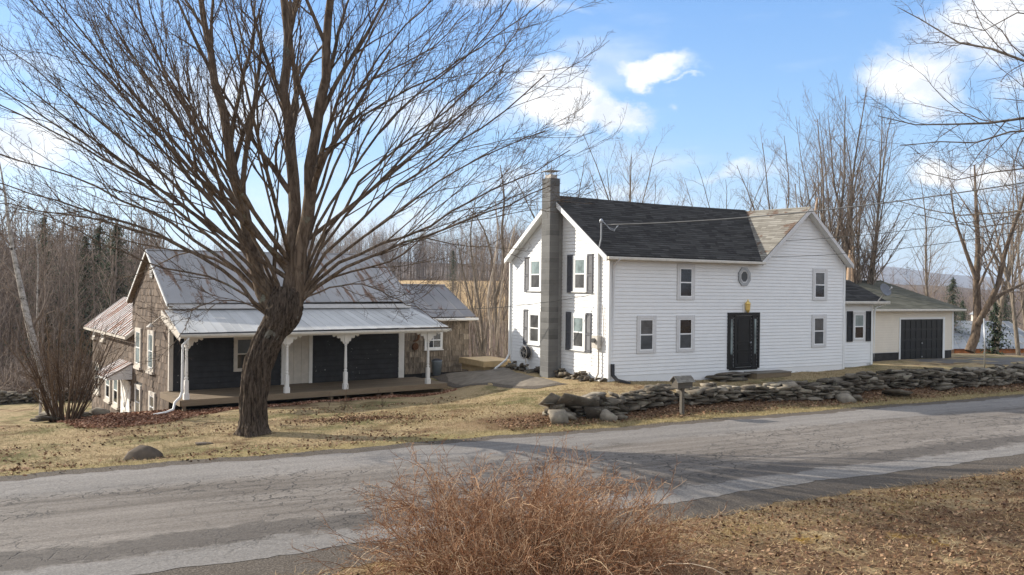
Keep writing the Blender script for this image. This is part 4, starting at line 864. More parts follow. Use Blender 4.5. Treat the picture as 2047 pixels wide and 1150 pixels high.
# ------------------------------------------------------------------ generic bare trees
def bare_tree(seed, height=14, tr=.16, style='fork', levels=3, spread=1., nl=9):
    """returns dict of meshes trunk, crown (origin at base)"""
    global RNG
    RNG = np.random.default_rng(seed)
    k = 12; P = np.zeros((1, k, 3)); d = np.array([RNG.normal()*.05, RNG.normal()*.05, 1.])
    H0 = height*(.55 if style == 'fork' else .97)
    for i in range(1, k): d = norm(d+RNG.normal(size=3)*.045*np.array([1, 1, .1])); P[0, i] = P[0, i-1]+d*H0/(k-1)
    R = tr*np.linspace(1, .62 if style == 'fork' else .12, k)[None]; R[0, 0] *= 1.35
    tb_ = [(P, R, 8, None)]
    if style == 'fork':
        a, ra = spawn(P, R, 5, .55, 1, (10, 32), .25, (.8, 1.1), .62, 9, .06, .05, .02, bylen=False); tb_.append((a, ra, 6, None)); b, rb = spawn(P, R, 3, .35, .8, (35, 60), .1, (.4, .6), .4, 8, .07, .06, .015, bylen=False)
        tb_.append((b, rb, 5, None)); a = np.concatenate([a, ]); base = [(a, ra), ]
        c1 = spawn(a, ra, nl, .15, .97, (22, 48), .12, (.3, .5), .5, 6, .09, .05, .008); c1b = spawn(b[:, ::1][:, :], rb, 6, .2, .97, (25, 45), .1, (.35, .55), .55, 6, .09, .05, .008)
        C = [(c1[0], c1[1]), c1b]
    else:
        c1 = spawn(P, R, nl*3, .3, .97, (28*spread, 55*spread), .12, (.28, .42), .38, 7, .07, .06, .01); C = [c1]
    cr = []
    for a, ra in C:
        cr.append((a, ra, 4, None)); b, rb = spawn(a, ra, 7, .2, .97, (25, 55), .1, (.35, .6), .6, 5, .12, .04, .006, lmin=.35); cr.append((b, rb, 3, None))
        if levels >= 3: c_, rc_ = spawn(b, rb, 3, .2, 1, (25, 55), .06, (.4, .7), .7, 3, .16, .03, .005, lmin=.2); cr.append((c_, rc_, 3, None))
    return {'trunk': tube_mesh('trunk', tb_), 'crown': tube_mesh('crown', cr)}
def multi_tree(seed, n=6, height=13, tr=.09, lean=.22, r0=.35, nl=10, lv=3, up=.08):
    global RNG
    RNG = np.random.default_rng(seed); k = 12; P = np.zeros((n, k, 3)); a = RNG.uniform(0, 6.28, n)
    P[:, 0, 0] = np.cos(a)*r0*RNG.random(n); P[:, 0, 1] = np.sin(a)*r0*RNG.random(n); d = np.stack([np.cos(a)*lean*RNG.uniform(.3, 1.3, n), np.sin(a)*lean*RNG.uniform(.3, 1.3, n), np.ones(n)], -1)
    hh = height*RNG.uniform(.7, 1, n)
    for i in range(1, k): d = norm(d+RNG.normal(size=(n, 3))*.05*np.array([1, 1, .1])+np.array([0, 0, .03])); P[:, i] = P[:, i-1]+d*(hh/(k-1))[:, None]
    R = tr*RNG.uniform(.6, 1.2, n)[:, None]*np.linspace(1, .12, k)[None]
    b, rb = spawn(P, R, nl, .22, .97, (18, 42), up, (.2, .4), .45, 6, .08, .05, .008, lmin=.6); c, rc = spawn(b, rb, 7, .2, .97, (22, 50), .08, (.35, .6), .6, 4, .12, .03, .006, lmin=.3)
    cr = [(b, rb, 4, None), (c, rc, 3, None)]
    if lv >= 3: e, re_ = spawn(c, rc, 2, .2, 1, (25, 55), .05, (.4, .7), .7, 3, .15, .03, .005, lmin=.2); cr.append((e, re_, 3, None))
    return {'trunk': tube_mesh('trunk', [(P, R, 7, None)]), 'crown': tube_mesh('crown', cr)}
TPL = {}
TPL['fork1'] = bare_tree(1); TPL['fork2'] = bare_tree(2); TPL['fork3'] = bare_tree(33, 14, .15, 'fork', 3, 1, 8)
TPL['spire1'] = bare_tree(3, 14, .13, 'spire', 3); TPL['spire2'] = bare_tree(4, 14, .11, 'spire', 3, .8); TPL['spire3'] = bare_tree(5, 12, .09, 'spire', 2, 1.1, 7)
TPL['clump1'] = multi_tree(6, 9, 14, .12, .11, .6, 20); TPL['clump2'] = multi_tree(7, 6, 11, .07, .22); TPL['clump3'] = multi_tree(8, 7, 10, .05, .14, .7, 8); TPL['clump4'] = multi_tree(9, 5, 9, .05, .25)
def place(key, x, y, z, sc, rz, label, mats=('bark_grey', 'bark_far'), group=None, name='bare_tree', tilt=None, cat='tree'):
    o = empty(name, (x, y, z), rz, label, cat, group); o.scale = (sc,)*3 if np.isscalar(sc) else sc
    if tilt: o.rotation_euler = (tilt[0], tilt[1], rz)
    for part, mt in zip(('trunk', 'crown'), mats):
        q = bpy.data.objects.new(part, TPL[key][part]); COL.objects.link(q); q.parent = o
        if not q.data.materials: q.data.materials.append(M[mt])
        q.material_slots[0].link = 'OBJECT'; q.material_slots[0].material = M[mt]
    return o
def place_px(key, px, D, top, label, hgt=14., **kw):
    p = at(px, 575, D); zg = h(p[0], p[1]); zt = at(px, top, D)[2]; sc = (zt-zg)/hgt*kw.pop('sf', 1.); rz = kw.pop('rz', random.uniform(0, 6.28))
    return place(key, p[0], p[1], zg-.1, sc, rz, label, **kw)
G1 = 'trees rising behind the white farmhouse'
place_px('fork2', 1165, 62, 300, 'bare forked tree just right of the chimney top', 14, group=G1)
place_px('fork3', 1228, 64, 288, 'bare tree with two upright limbs above the charcoal roof', 14, group=G1)
place_px('spire1', 1278, 60, 300, 'slim straight bare tree above the middle of the charcoal roof', 14, group=G1)
place_px('fork1', 1315, 70, 365, 'low spreading bare tree just topping the charcoal roof', 14, group=G1)
place_px('spire3', 1425, 66, 335, 'small narrow bare tree left of the mossy roof', 12, group=G1)
place_px('fork3', 1478, 62, 345, 'rounded bare tree behind the left end of the mossy roof', 14, group=G1, rz=2)
place_px('fork1', 1540, 60, 275, 'broad bare tree rising behind the mossy roof', 14, group=G1)
place_px('fork2', 1600, 56, 260, 'bare tree arching above the white gable peak', 14, group=G1, rz=1.2)
place_px('clump1', 1665, 51, 180, 'tall many stemmed bare tree right of the gable peak', 14, group=G1, rz=.3)
place_px('clump1', 1712, 50, 205, 'tall bundle of straight bare stems behind the gable eave', 14, group=G1, rz=2.2)
place_px('spire3', 1790, 66, 470, 'small thin sapling behind the green garage roof', 12, group=G1)
place_px('spire2', 1843, 68, 440, 'thin upright bare tree above the garage roof', 14, group=G1)
place_px('spire1', 1880, 61, 335, 'straight slim bare tree right of the garage ridge', 14, mats=('bark_grey', 'bark_far'), group=G1)
place_px('fork1', 1990, 72, 300, 'forked bare tree behind the neighbouring barn', 14, group=G1, rz=.4)
place_px('fork2', 2040, 62, 330, 'bare forked tree at the right picture edge', 14, group=G1, rz=2.9)
place_px('spire1', 2075, 66, 300, 'tall bare tree partly cut by the right picture edge', 14, group=G1)
place_px('spire2', 1755, 64, 440, 'thin bare tree directly behind the satellite dish', 14, group=G1)
# broken pale trunks beside the clump
for px, D_, t0, t1 in ((1693, 48, 560, 500), (1700, 49, 560, 490), (1620, 50, 440, 395)):
    p = at(px, 575, D_); zg = h(p[0], p[1]); zt = at(px, t1, D_)[2]; rr = .16
    o = tree_thing('broken_trunk', (p[0], p[1], zg), {1693: 'pale peeled broken trunk low beside the gable eave', 1700: 'second pale split trunk behind the gable eave', 1620: 'pale snapped trunk leaning above the gable peak'}[px], 'broken pale trunks', 'dead tree')
    L_ = zt-zg; pth = np.array([[0, 0, 0], [.05, 0, L_*.4], [.1, 0, L_*.8], [.35 if px == 1620 else .15, 0, L_]])[None]; link_mesh('trunk', tube_mesh('trunk', [(pth, np.array([[rr, rr*.9, rr*.8, .05]]), 8, None)]), M['bark_peeled'], o)
# leaning tree right of the garage
def custom_tree(name, D_, base, stems, label, mats, m=8, cat='tree', lv=3, group=None, lf=(.3, .55), rmin=.006):
    b = at(base[0], base[1], D_); o = tree_thing(name, tuple(b), label, group, cat); P_, R_ = [], []
    for pts, w0, w1, dd in stems:
        q = np.array([at(a, c, D_+e) for (a, c), e in zip(pts, np.linspace(0, dd, len(pts)))])-b; P_.append(resample(q, 12)); R_.append(np.linspace(w0, w1, 12)/1700*D_/2)
    P_, R_ = np.array(P_), np.array(R_); link_mesh('trunk', tube_mesh('trunk', [(P_, R_, 10, None)]), M[mats[0]], o)
    a, ra = spawn(P_, R_, m, .3, .98, (25, 50), .1, lf, .45, 7, .08, .05, rmin*1.3, lmin=.5); c, rc = spawn(a, ra, 5, .2, .97, (25, 50), .08, (.35, .6), .6, 5, .11, .04, rmin, lmin=.25)
    e, re_ = spawn(c, rc, 3, .2, 1, (25, 55), .05, (.4, .7), .7, 3, .16, .03, rmin*.8, lmin=.15)
    link_mesh('crown', tube_mesh('crown', [(a, ra, 5, None), (c, rc, 3, None), (e, re_, 3, None)]), M[mats[1]], o); return o
custom_tree('leaning_tree', 54, (1938, 702), [([(1938,703),(1950,670),(1954,640),(1953,600),(1952,560),(1955,500),(1952,430),(1948,330)], 19, 3, 1), ([(1954,650),(1975,610),(1995,570),(2005,520),(2020,470),(2045,400),(2060,330)], 13, 3, -1),
   ([(1975,612),(2000,590),(2030,575),(2060,560)], 9, 3, 1), ([(1952,560),(1930,500),(1910,440),(1900,380)], 9, 2, 1)], 'thick dark leaning bare tree beside the garage driveway', ('bark_limb', 'bark_far'))
# clump between the buildings
G2 = 'bare trees between the barn and the farmhouse'
lab = ['slender bare tree with a V fork just left of the white house', 'pale birch stem near the wood platform', 'thin bare stems left of the V forked tree', 'many stemmed thin clump behind the annex corner', 'grey bare stems close to the tan annex wall', 'thin leaning bare tree against the field']
p = at(1000, 700, 47)
custom_tree('bare_tree', 46, (996, 716), [([(996,716),(992,660),(990,600),(986,540),(975,480),(950,430),(935,415)], 9, 2, 1), ([(988,600),(1003,560),(1008,520),(1003,470),(1008,400),(1000,330)], 8, 2, -1), ([(1005,640),(1018,600),(1010,560)], 5, 2, 1)], lab[0], ('bark_grey', 'bark_far'), group=G2, m=7)
custom_tree('birch_tree', 44, (981, 712), [([(981,712),(982,660),(975,600),(986,540),(995,470),(990,400)], 7, 2, 1), ([(990,712),(996,650),(1000,600),(1012,520),(1030,450)], 6, 2, 0)], lab[1], ('bark_pale', 'bark_far'), group=G2, m=7)
custom_tree('bare_tree', 47, (965, 712), [([(965,712),(955,660),(940,600),(925,540),(915,480)], 6, 2, 0), ([(967,712),(962,640),(950,560),(940,480),(950,400)], 6, 2, 1), ([(962,712),(975,650),(985,590)], 5, 2, 1)], lab[2], ('bark_grey', 'bark_far'), group=G2, m=7)
place_px('clump3', 985, 50, 400, lab[3], 10, group=G2, mats=('bark_pale', 'bark_far')); place_px('clump4', 955, 46, 470, lab[4], 9, group=G2, mats=('bark_grey', 'bark_far')); place_px('clump4', 1012, 52, 440, 'bare multi stemmed tree half hidden by the white house corner', 9, group=G2)
place_px('spire3', 905, 75, 470, lab[5], 12, group=G2); place_px('clump3', 940, 60, 455, 'loose grey bare clump above the annex roof', 10, group=G2)
place_px('clump3', 1015, 44, 520, 'thicket of thin stems against the white house corner', 10, group=G2, mats=('bark_pale', 'bark_far'))
place_px('clump2', 965, 62, 480, 'brownish bare clump in front of the tan field', 11, group=G2)
# left side: birch pair, stem bush
custom_tree('birch_tree', 26.5, (112, 838), [([(114,842),(100,790),(84,748),(70,699),(58,650),(49,609),(40,570),(33,535),(20,470),(12,400),(0,330),(-8,290)], 20, 1.2, 1)], 'leaning white barked birch at the left lawn edge', ('bark_birch', 'bark_far'), m=10, lf=(.18, .35))
custom_tree('birch_tree', 33, (78, 835), [([(80,835),(82,780),(75,720),(76,674),(74,600),(76,523),(70,440)], 6, 2, 1)], 'thin pale birch stem behind the leaning birch', ('bark_birch', 'bark_far'), m=8)
def stem_bush(name, base, n, hgt, lean, mat, label, cat='shrub', k=8, rr=.014, m1=5, m2=4, r0=.3, seed=0, curl=.06, lf=(.3, .55), grav=.0, rm=.003):
    global RNG
    RNG = np.random.default_rng(seed); P_ = np.zeros((n, k, 3)); a = RNG.uniform(0, 6.28, n); q = np.sqrt(RNG.random(n)); P_[:, 0, 0] = np.cos(a)*r0*q; P_[:, 0, 1] = np.sin(a)*r0*q
    d = np.stack([np.cos(a)*lean*q, np.sin(a)*lean*q, np.ones(n)], -1)+RNG.normal(size=(n, 3))*.1; hh = hgt*RNG.uniform(.55, 1, n)
    for i in range(1, k): d = norm(d+RNG.normal(size=(n, 3))*curl+np.array([0, 0, -grav*i/k])); P_[:, i] = P_[:, i-1]+d*(hh/(k-1))[:, None]
    R_ = rr*RNG.uniform(.6, 1.2, n)[:, None]*np.linspace(1, .3, k)[None]; o = empty(name, tuple(base), 0, label, cat)
    b, rb = spawn(P_, R_, m1, .25, 1, (18, 50), .06, lf, .6, 6, .20, .02, rm, lmin=.15); c, rc = spawn(b, rb, m2, .2, 1, (25, 65), .03, (.3, .7), .7, 4, .25, .01, rm*.8, lmin=.08)
    link_mesh('stem', tube_mesh('stem', [(P_, R_, 5, None)], False), M[mat], o); link_mesh('twigs', tube_mesh('twigs', [(b, rb, 3, None), (c, rc, 3, None)], False), M[mat], o); return o
bb = at(128, 840, 26); stem_bush('multi_stem_shrub', (bb[0], bb[1], h(bb[0], bb[1])-.1), 64, 3.7, .42, 'bush_stems', 'tall many stemmed bare shrub by the mulch bed', k=9, rr=.020, m1=8, m2=5, r0=.4, seed=21, curl=.05)
# foreground bramble
bramble = stem_bush('bramble_bush', (.25, 9.9, .1), 370, 1.85, .95, 'bramble', 'reddish brown tangled bare bramble bush in the foreground', k=10, rr=.0085, m1=8, m2=5, r0=1.05, seed=5, curl=.27, lf=(.25, .6), grav=.26, rm=.0036)
# pale arching canes in the bramble
RNG = np.random.default_rng(15); n = 46; k = 12; P_ = np.zeros((n, k, 3)); a = RNG.uniform(0, 6.28, n); P_[:, 0, 0] = np.cos(a)*RNG.random(n)*1.2; P_[:, 0, 1] = np.sin(a)*RNG.random(n)*1.0; d = norm(np.stack([np.cos(a), np.sin(a), np.full(n, 1.5)], -1)); L_ = RNG.uniform(1.4, 2.5, n)
for i in range(1, k): d = norm(d+RNG.normal(size=(n, 3))*.14+np.array([0, 0, -.24])); P_[:, i] = P_[:, i-1]+d*(L_/(k-1))[:, None]
P_[:, :, 2] = np.maximum(P_[:, :, 2], .05); cn = link_mesh('pale_cane', tube_mesh('pale_cane', [(P_, np.full((n, k), .0065)*np.linspace(1, .4, k)[None], 4, None)]), M['dry_reed'], bramble)
# conifers
def conifer(seed, hgt=14, rb=3., n=70, per=26, mult=6):
    r_ = np.random.default_rng(seed); P_, R_ = [], []; tk = np.array([[[0, 0, 0], [0, 0, hgt*.5], [0, 0, hgt]]]); V, F = [], []; c = 0
    n *= mult; per = max(7, per//2)
    for i in range(n):
        f = (i+.5)/n; z = hgt*(.08+.92*f); L = rb*(1-f)**.62*r_.uniform(.45, 1.2)+.1; a = r_.uniform(0, 6.28)
        for j in range(per):
            t_ = (j+r_.random())/per; s = L*t_; w = .36*(1.1-t_)*max(.35, L/rb)+.09; aa = a+r_.normal()*.16; x, y = s*math.cos(aa), s*math.sin(aa); zz = z-.16*s+r_.normal()*.08; b_ = r_.uniform(0, 6.28)
            dx, dy = math.cos(b_)*w, math.sin(b_)*w; V += [(x-dx*.5, y-dy*.5, zz-.05), (x+dy*.32, y-dx*.32, zz+.03), (x+dx, y+dy, zz-.10-r_.random()*.12), (x-dy*.32, y+dx*.32, zz+.02)]; F.append((c, c+1, c+2, c+3)); c += 4
    return {'trunk': tube_mesh('trunk', [(tk, np.array([[hgt*.014, hgt*.009, .02]]), 6, None)]), 'crown': mesh_np('crown', V, [np.array(F)], r_.random(len(F)))}
TPL['pine'] = conifer(1, 14, 4.2); TPL['pine2'] = conifer(2, 14, 4.0, 42); TPL['spruce'] = conifer(3, 5, 1.5, 34, 16, 3)
TPL['pine3'] = conifer(12, 14, 4.2, 60)
G3 = 'evergreens among the bare woods'; cm = ('bark_far', 'conifer')
for px, D_, top, key, lb in ((86, 66, 432, 'pine2', 'dark pine topping the far left woods'), (198, 62, 448, 'pine2', 'dark pine left of the barn gable'), (232, 58, 447, 'pine', 'broad dark pine just behind the barn gable'), (170, 62, 470, 'pine2', 'narrow pine in the woods left of the barn'), (905, 180, 560 - 60, 'pine2', 'far pine at the edge of the tan field')):
    place_px(key, px, D_, top, lb, 14, mats=cm, group=G3, name='pine_tree')
for px, D_, top, lb in ((1905, 95, 555, 'dark evergreen below the distant ridge beside the slim tree'), (1925, 105, 600, 'evergreen clump behind the neighbouring metal roof'), (1760, 120, 560, 'evergreen far behind the garage ridge'), (2010, 100, 575, 'dark evergreen at the right above the metal roof'), (1500, 160, 560, 'far evergreen hidden behind the farmhouse')):
    if px != 1500: place_px('pine3', px, D_, top, lb, 14, mats=cm, group=G3, name='pine_tree')
p = at(1988, 700, 60); place('spruce', p[0], p[1], h(p[0], p[1])-.2, 1.0, 0, 'small thin young spruce in front of the neighbouring metal roof', cm, name='spruce_tree')
# ------------------------------------------------------------------ overhanging tree at the right
OT = (11.6, 12.6); oz = h(*OT); ot = tree_thing('overhanging_tree', (*OT, oz), 'lichened branches reaching in from a tree beyond the right picture edge')
trunk = resample([(0, 0, 0), (.1, 0, 2.5), (0, .1, 5), (.2, 0, 8), (.1, .1, 11)], 12)[None]; P_, R_ = [trunk[0]], [np.linspace(.32, .12, 12)]
for pts, w, D0_, D1_ in (([(2300,190),(2180,150),(2047,122),(1960,100),(1880,60),(1795,15)], 13, 12.6, 14.0), ([(2300,260),(2150,225),(2047,232),(1950,252),(1850,250),(1755,232)], 13, 12.6, 13.2), ([(2250,300),(2120,270),(2047,268),(1980,268),(1900,290),(1800,292)], 9, 12.6, 12.2),
    ([(2300,420),(2150,350),(2047,335),(1980,355),(1920,368),(1850,345)], 8, 12.6, 13.8), ([(2300,480),(2150,440),(2047,415),(1960,430),(1880,420),(1790,400)], 7, 12.6, 14.6), ([(2300,90),(2150,40),(2047,20),(1990,50),(1900,45)], 8, 12.6, 13.5), ([(2150,470),(2060,450),(2000,440),(1900,448),(1820,425)], 5, 12.8, 13.5)):
    q = np.array([at(a, b, D0_+(D1_-D0_)*f) for (a, b), f in zip(pts, np.linspace(0, 1, len(pts)))])-np.array([*OT, oz]); q[0] = [0, 0, q[0][2]-.6]; P_.append(resample(q, 12)); R_.append(np.linspace(w, 1.4, 12)/1700*13/2); P_[-1][2:-1] += RNG.normal(size=(9, 3))*.05
P_, R_ = np.array(P_), np.array(R_); link_mesh('trunk', tube_mesh('trunk', [(P_[:1], R_[:1], 12, None)]), M['bark_grey'], ot); link_mesh('limb', tube_mesh('limb', [(P_[1:], R_[1:], 8, None)]), M['bark_grey'], ot)
a, ra = spawn(P_[1:], R_[1:], 15, .3, .98, (25, 60), .0, (.25, .45), .5, 8, .16, .03, .004, lmin=.4); c, rc = spawn(a, ra, 6, .15, .98, (25, 60), .03, (.3, .6), .6, 5, .18, .04, .0032, lmin=.12); e, re_ = spawn(c, rc, 3, .2, 1, (30, 70), .04, (.4, .7), .7, 3, .2, .03, .0026, lmin=.07)
link_mesh('twigs', tube_mesh('twigs', [(a, ra, 5, None), (c, rc, 3, None), (e, re_, 3, None)]), M['bark_twig'], ot)
# ------------------------------------------------------------------ far woods as one mass
def bake(keys, spots, name, mats, label=None):
    for part, mt in zip(('trunk', 'crown'), mats):
        Vs, Fs, Rs, off = [], [], [], 0
        for key in keys:
            me = TPL[key][part]; V = np.empty(len(me.vertices)*3, dtype=np.float32); me.vertices.foreach_get('co', V); V = V.reshape(-1, 3); F = np.empty(len(me.polygons)*4, dtype=np.int32); me.loops.foreach_get('vertex_index', F); F = F.reshape(-1, 4)
            sel = [s for i, s in enumerate(spots) if keys[i % len(keys)] == key]
            for x, y, z, sc, rz in sel:
                c_, s_ = math.cos(rz)*sc, math.sin(rz)*sc; Vs.append(np.column_stack([V[:,0]*c_-V[:,1]*s_+x, V[:,0]*s_+V[:,1]*c_+y, V[:,2]*sc+z])); Fs.append(F+off); off += len(V); Rs.append(np.full(len(F), random.random()))
        o = link_mesh(name, mesh_np(name, np.concatenate(Vs), [np.concatenate(Fs)], np.concatenate(Rs)), M[mt]); tag(o, kind='stuff')
def light_tree(seed, hgt, tr):
    global RNG
    RNG = np.random.default_rng(seed); k = 5; P_ = np.zeros((1, k, 3)); d = np.array([0, 0, 1.])
    for i in range(1, k): d = norm(d+RNG.normal(size=3)*.05); P_[0, i] = P_[0, i-1]+d*hgt/(k-1)
    R_ = tr*np.linspace(1, .15, k)[None]; a, ra = spawn(P_, R_, 16, .22, .97, (25, 50), .15, (.22, .42), .4, 4, .1, .06, .03); b, rb = spawn(a, ra, 5, .2, 1, (25, 55), .1, (.35, .7), .7, 3, .12, .04, .022)
    return {'trunk': tube_mesh('t', [(P_, R_, 4, None)], False), 'crown': tube_mesh('c', [(a, ra, 3, None), (b, rb, 3, None)], False)}
for k in range(4): TPL['lt%d' % k] = light_tree(50+k, 13+k*.7, .13)
rs = random.Random(3); spots = []
def wood(n, pxr, Dr, hr, skip=None):
    for _ in range(n):
        px = rs.uniform(*pxr); D_ = math.sqrt(rs.uniform(Dr[0]**2, Dr[1]**2)); p = at(px, 575, D_)
        if skip and skip(px, D_, p): continue
        spots.append((p[0], p[1], h(p[0], p[1])-.2, rs.uniform(*hr)/14, rs.uniform(0, 6.28)))
wood(620, (-250, 330), (52, 135), (8, 13)); wood(150, (300, 620), (75, 160), (6, 8.5)); wood(70, (330, 700), (110, 200), (8, 11))
wood(620, (560, 1250), (298, 350), (12, 21)); wood(90, (1010, 1250), (90, 200), (8, 12))
wood(230, (1640, 2300), (85, 230), (7, 11), lambda px, D_, p: 1890 < px < 2080 and D_ < 100); wood(200, (1200, 2300), (230, 330), (10, 16))
bake(['lt0', 'lt1', 'lt2', 'lt3'], spots, 'far_woods', ('bark_far', 'wood_mass'))
# low brush along the wood edge
RNG = np.random.default_rng(77); Pb = []
for (pxr, Dr, n, hh) in (((-200, 260), (45, 62), 1500, 2.6), ((930, 1030), (41, 50), 450, 1.6), ((1740, 2200), (64, 90), 900, 2.2), ((560, 1000), (290, 300), 500, 2.5)):
    px = RNG.uniform(*pxr, n); D_ = RNG.uniform(*Dr, n); b = np.array([at(a, 575, d) for a, d in zip(px, D_)]); b[:, 2] = H(b[:, 0], b[:, 1])-.05; k = 4; P_ = np.zeros((n, k, 3)); P_[:, 0] = b; d = norm(RNG.normal(size=(n, 3))*.45+np.array([0, 0, 1])); L = hh*RNG.uniform(.3, 1, n)
    for i in range(1, k): d = norm(d+RNG.normal(size=(n, 3))*.25); P_[:, i] = P_[:, i-1]+d*(L/(k-1))[:, None]
    r_ = np.full((n, k), .013)*(1+D_[:, None]/80); a_, ra_ = spawn(P_, r_, 3, .2, 1, (25, 60), .0, (.4, .8), .8, 3, .2, 0, .008); Pb += [(P_, r_, 3, None), (a_, ra_, 3, None)]
tag(link_mesh('brush', tube_mesh('brush', Pb, False), M['wood_mass']), kind='stuff')
# ------------------------------------------------------------------ stones
def hull(seed, n=22, p=.6, pts=None):
    r_ = np.random.default_rng(seed); v = norm(r_.normal(size=(n, 3))); v = np.sign(v)*np.abs(v)**p; v = v/np.abs(v).max(0); v[:, :2] *= (1+.25*np.sign(v[:, :1])*r_.uniform(-1, 1)); v += r_.normal(size=v.shape)*.09; v[:, 2] = np.clip(v[:, 2], -.8, .8); import bmesh
    if pts is not None: v = np.array(pts, float)
    bm = bmesh.new()
    for q in v: bm.verts.new(q)
    res = bmesh.ops.convex_hull(bm, input=bm.verts); bmesh.ops.delete(bm, geom=[g for g in set(res['geom_interior'])|set(res['geom_unused']) if isinstance(g, bmesh.types.BMVert)], context='VERTS')
    bmesh.ops.triangulate(bm, faces=bm.faces); bm.verts.ensure_lookup_table()
    for i, w in enumerate(bm.verts): w.index = i
    V = np.array([w.co[:] for w in bm.verts]); F = np.array([[w.index for w in f.verts] for f in bm.faces]); bm.free(); return V, F
HU = [hull(s, 13, .45) for s in range(18)]; WEDGE = hull(0, pts=[(-1,-.6,-.7),(-.9,.5,-.7),(.2,-.95,-.7),(1.15,-.3,-.7),(1.0,.6,-.7),(-.62,-.45,.15),(-.22,.05,.62),(.22,-.1,.60),(.8,.15,.12),(-.75,.3,.05),(.15,-.6,.34),(.5,.5,.3)]); HB = [hull(s+40, 20, .75) for s in range(12)]
def stones(name, items, label=None, cat='stone wall', group=None, mat='field_stone'):
    """items: (centre, (lx,ly,lz) half sizes, yaw, tiltx, tilty)"""
    V, F, R, off = [], [], [], 0; base = np.array(items[0][0])
    if len(items) > 1: base = np.mean([i[0] for i in items], axis=0); base[2] = min(i[0][2] for i in items)
    for c, s, yaw, tx, ty in items:
        v, f = HU[random.randrange(18)] if len(items) > 1 else (WEDGE if mat == 'dark_stone' and s[2] > .2 else HB[random.randrange(12)]); m = Matrix.Rotation(yaw, 3, 'Z') @ Matrix.Rotation(ty, 3, 'Y') @ Matrix.Rotation(tx, 3, 'X'); q = (v*np.array(s))@np.array(m).T+np.array(c)-base
        V.append(q); F.append(f+off); off += len(v); R.append(np.full(len(f), random.random()))
    o = link_mesh(name, mesh_np(name, np.concatenate(V), [np.concatenate(F)], np.concatenate(R)), M[mat], loc=tuple(base)); return tag(o, label, cat, group)
def wall_line(pts, hts, thick=.55, zoff=0., rough=1.):
    P = np.array(pts, float); seg = np.linalg.norm(np.diff(P, axis=0), axis=1); cum = np.concatenate([[0], np.cumsum(seg)]); L = cum[-1]; out = []
    def pos(s):
        i = min(np.searchsorted(cum, s, 'right')-1, len(seg)-1); f = (s-cum[i])/seg[i]; d = (P[i+1]-P[i])/seg[i]; return P[i]+(P[i+1]-P[i])*f, d, np.interp(s, cum, hts)
    for row in (-1, 0, 1):
        z = 0.; 
        while z < max(hts):
            th = random.uniform(.028, .062); s = random.uniform(-.1, .1)
            while s < L:
                l = random.uniform(.10, .30)*(1.25 if z > .45 else 1); c = s+l; s += 2*l*.93
                if c > L: break
                p, d, hh = pos(c); hh *= 1+.13*math.sin(c*1.9)+.08*math.sin(c*5.3)
                if z > hh: continue
                big = random.random() < .12; nrm = np.array([-d[1], d[0]]); q = p+nrm*(row*thick/2*.75+random.uniform(-.05, .05)-(.05 if row else 0)*0); g = float(H(q[0], q[1])[0])
                out.append(((q[0], q[1], g+z+th+zoff), (l*1.06, random.uniform(.17, .26), th*(1.9 if big else 1.25)), math.atan2(d[1], d[0])+random.uniform(-.15, .15), random.uniform(-.08, .08), random.uniform(-.08, .08)*(2 if z > hh-.15 else 1)))
            z += th*1.75
    for _ in range(int(L*1.1*rough)):  # loose slabs on top
        s = random.uniform(0, L); p, d, hh = pos(s); g = float(H(p[0], p[1])[0]); out.append(((p[0], p[1], g+hh+.10), (random.uniform(.15, .34), random.uniform(.12, .24), random.uniform(.03, .07)), random.uniform(0, 6.28), random.uniform(-.35, .35), random.uniform(-.35, .35)))
    return out
def zg(px, py, z=.1):
    for _ in range(4): q = on_z(px, py, z); z = h(q[0], q[1])
    return on_z(px, py, z)[:2]
A = [zg(a, b) for a, b in ((1112, 838), (1200, 830), (1270, 822), (1345, 812))]; A = [p+RN*.3 for p in A]
it = wall_line(A, [.28, .39, .41, .40], .6)
def slab_at(px, py, s, yaw, tx, ty, dz=.1, off=.0):
    q = zg(px, py)+RN*off; return ((q[0], q[1], h(*q)+dz), s, yaw, tx, ty)
it += [slab_at(1150, 838, (.62, .34, .07), .5, -.75, .35, .42, .1), slab_at(1132, 838, (.55, .3, .06), .4, -.6, .3, .36, .3), slab_at(1115, 846, (.24, .2, .26), .3, 0, 0, .14), slab_at(1135, 840, (.3, .22, .12), .9, .1, .2, .12), slab_at(1180, 836, (.3, .25, .2), .2, 0, 0, .15)]
stones('stone_wall', it, 'short tumbled dry stone wall left of the mailbox', 'stone wall', 'dry stone walls')
B_ = [zg(a, b) for a, b in ((1378, 812), (1500, 806), (1640, 800), (1760, 790), (1850, 782), (1930, 775), (2047, 768), (2200, 756))]; B_ = [p+RN*.35 for p in B_]
stones('stone_wall', wall_line(B_, [.33, .35, .36, .40, .49, .52, .46, .38], .65), 'long dry stone wall running right from the mailbox', 'stone wall', 'dry stone walls')
q = [at(a, b, D_)[:2] for a, b, D_ in ((-60, 815, 43), (60, 812, 44), (160, 806, 46), (215, 800, 48))]
stones('stone_wall', wall_line(q, [.6, .55, .5, .5], .7), 'low grey stone wall along the far left wood edge', 'stone wall', 'dry stone walls')
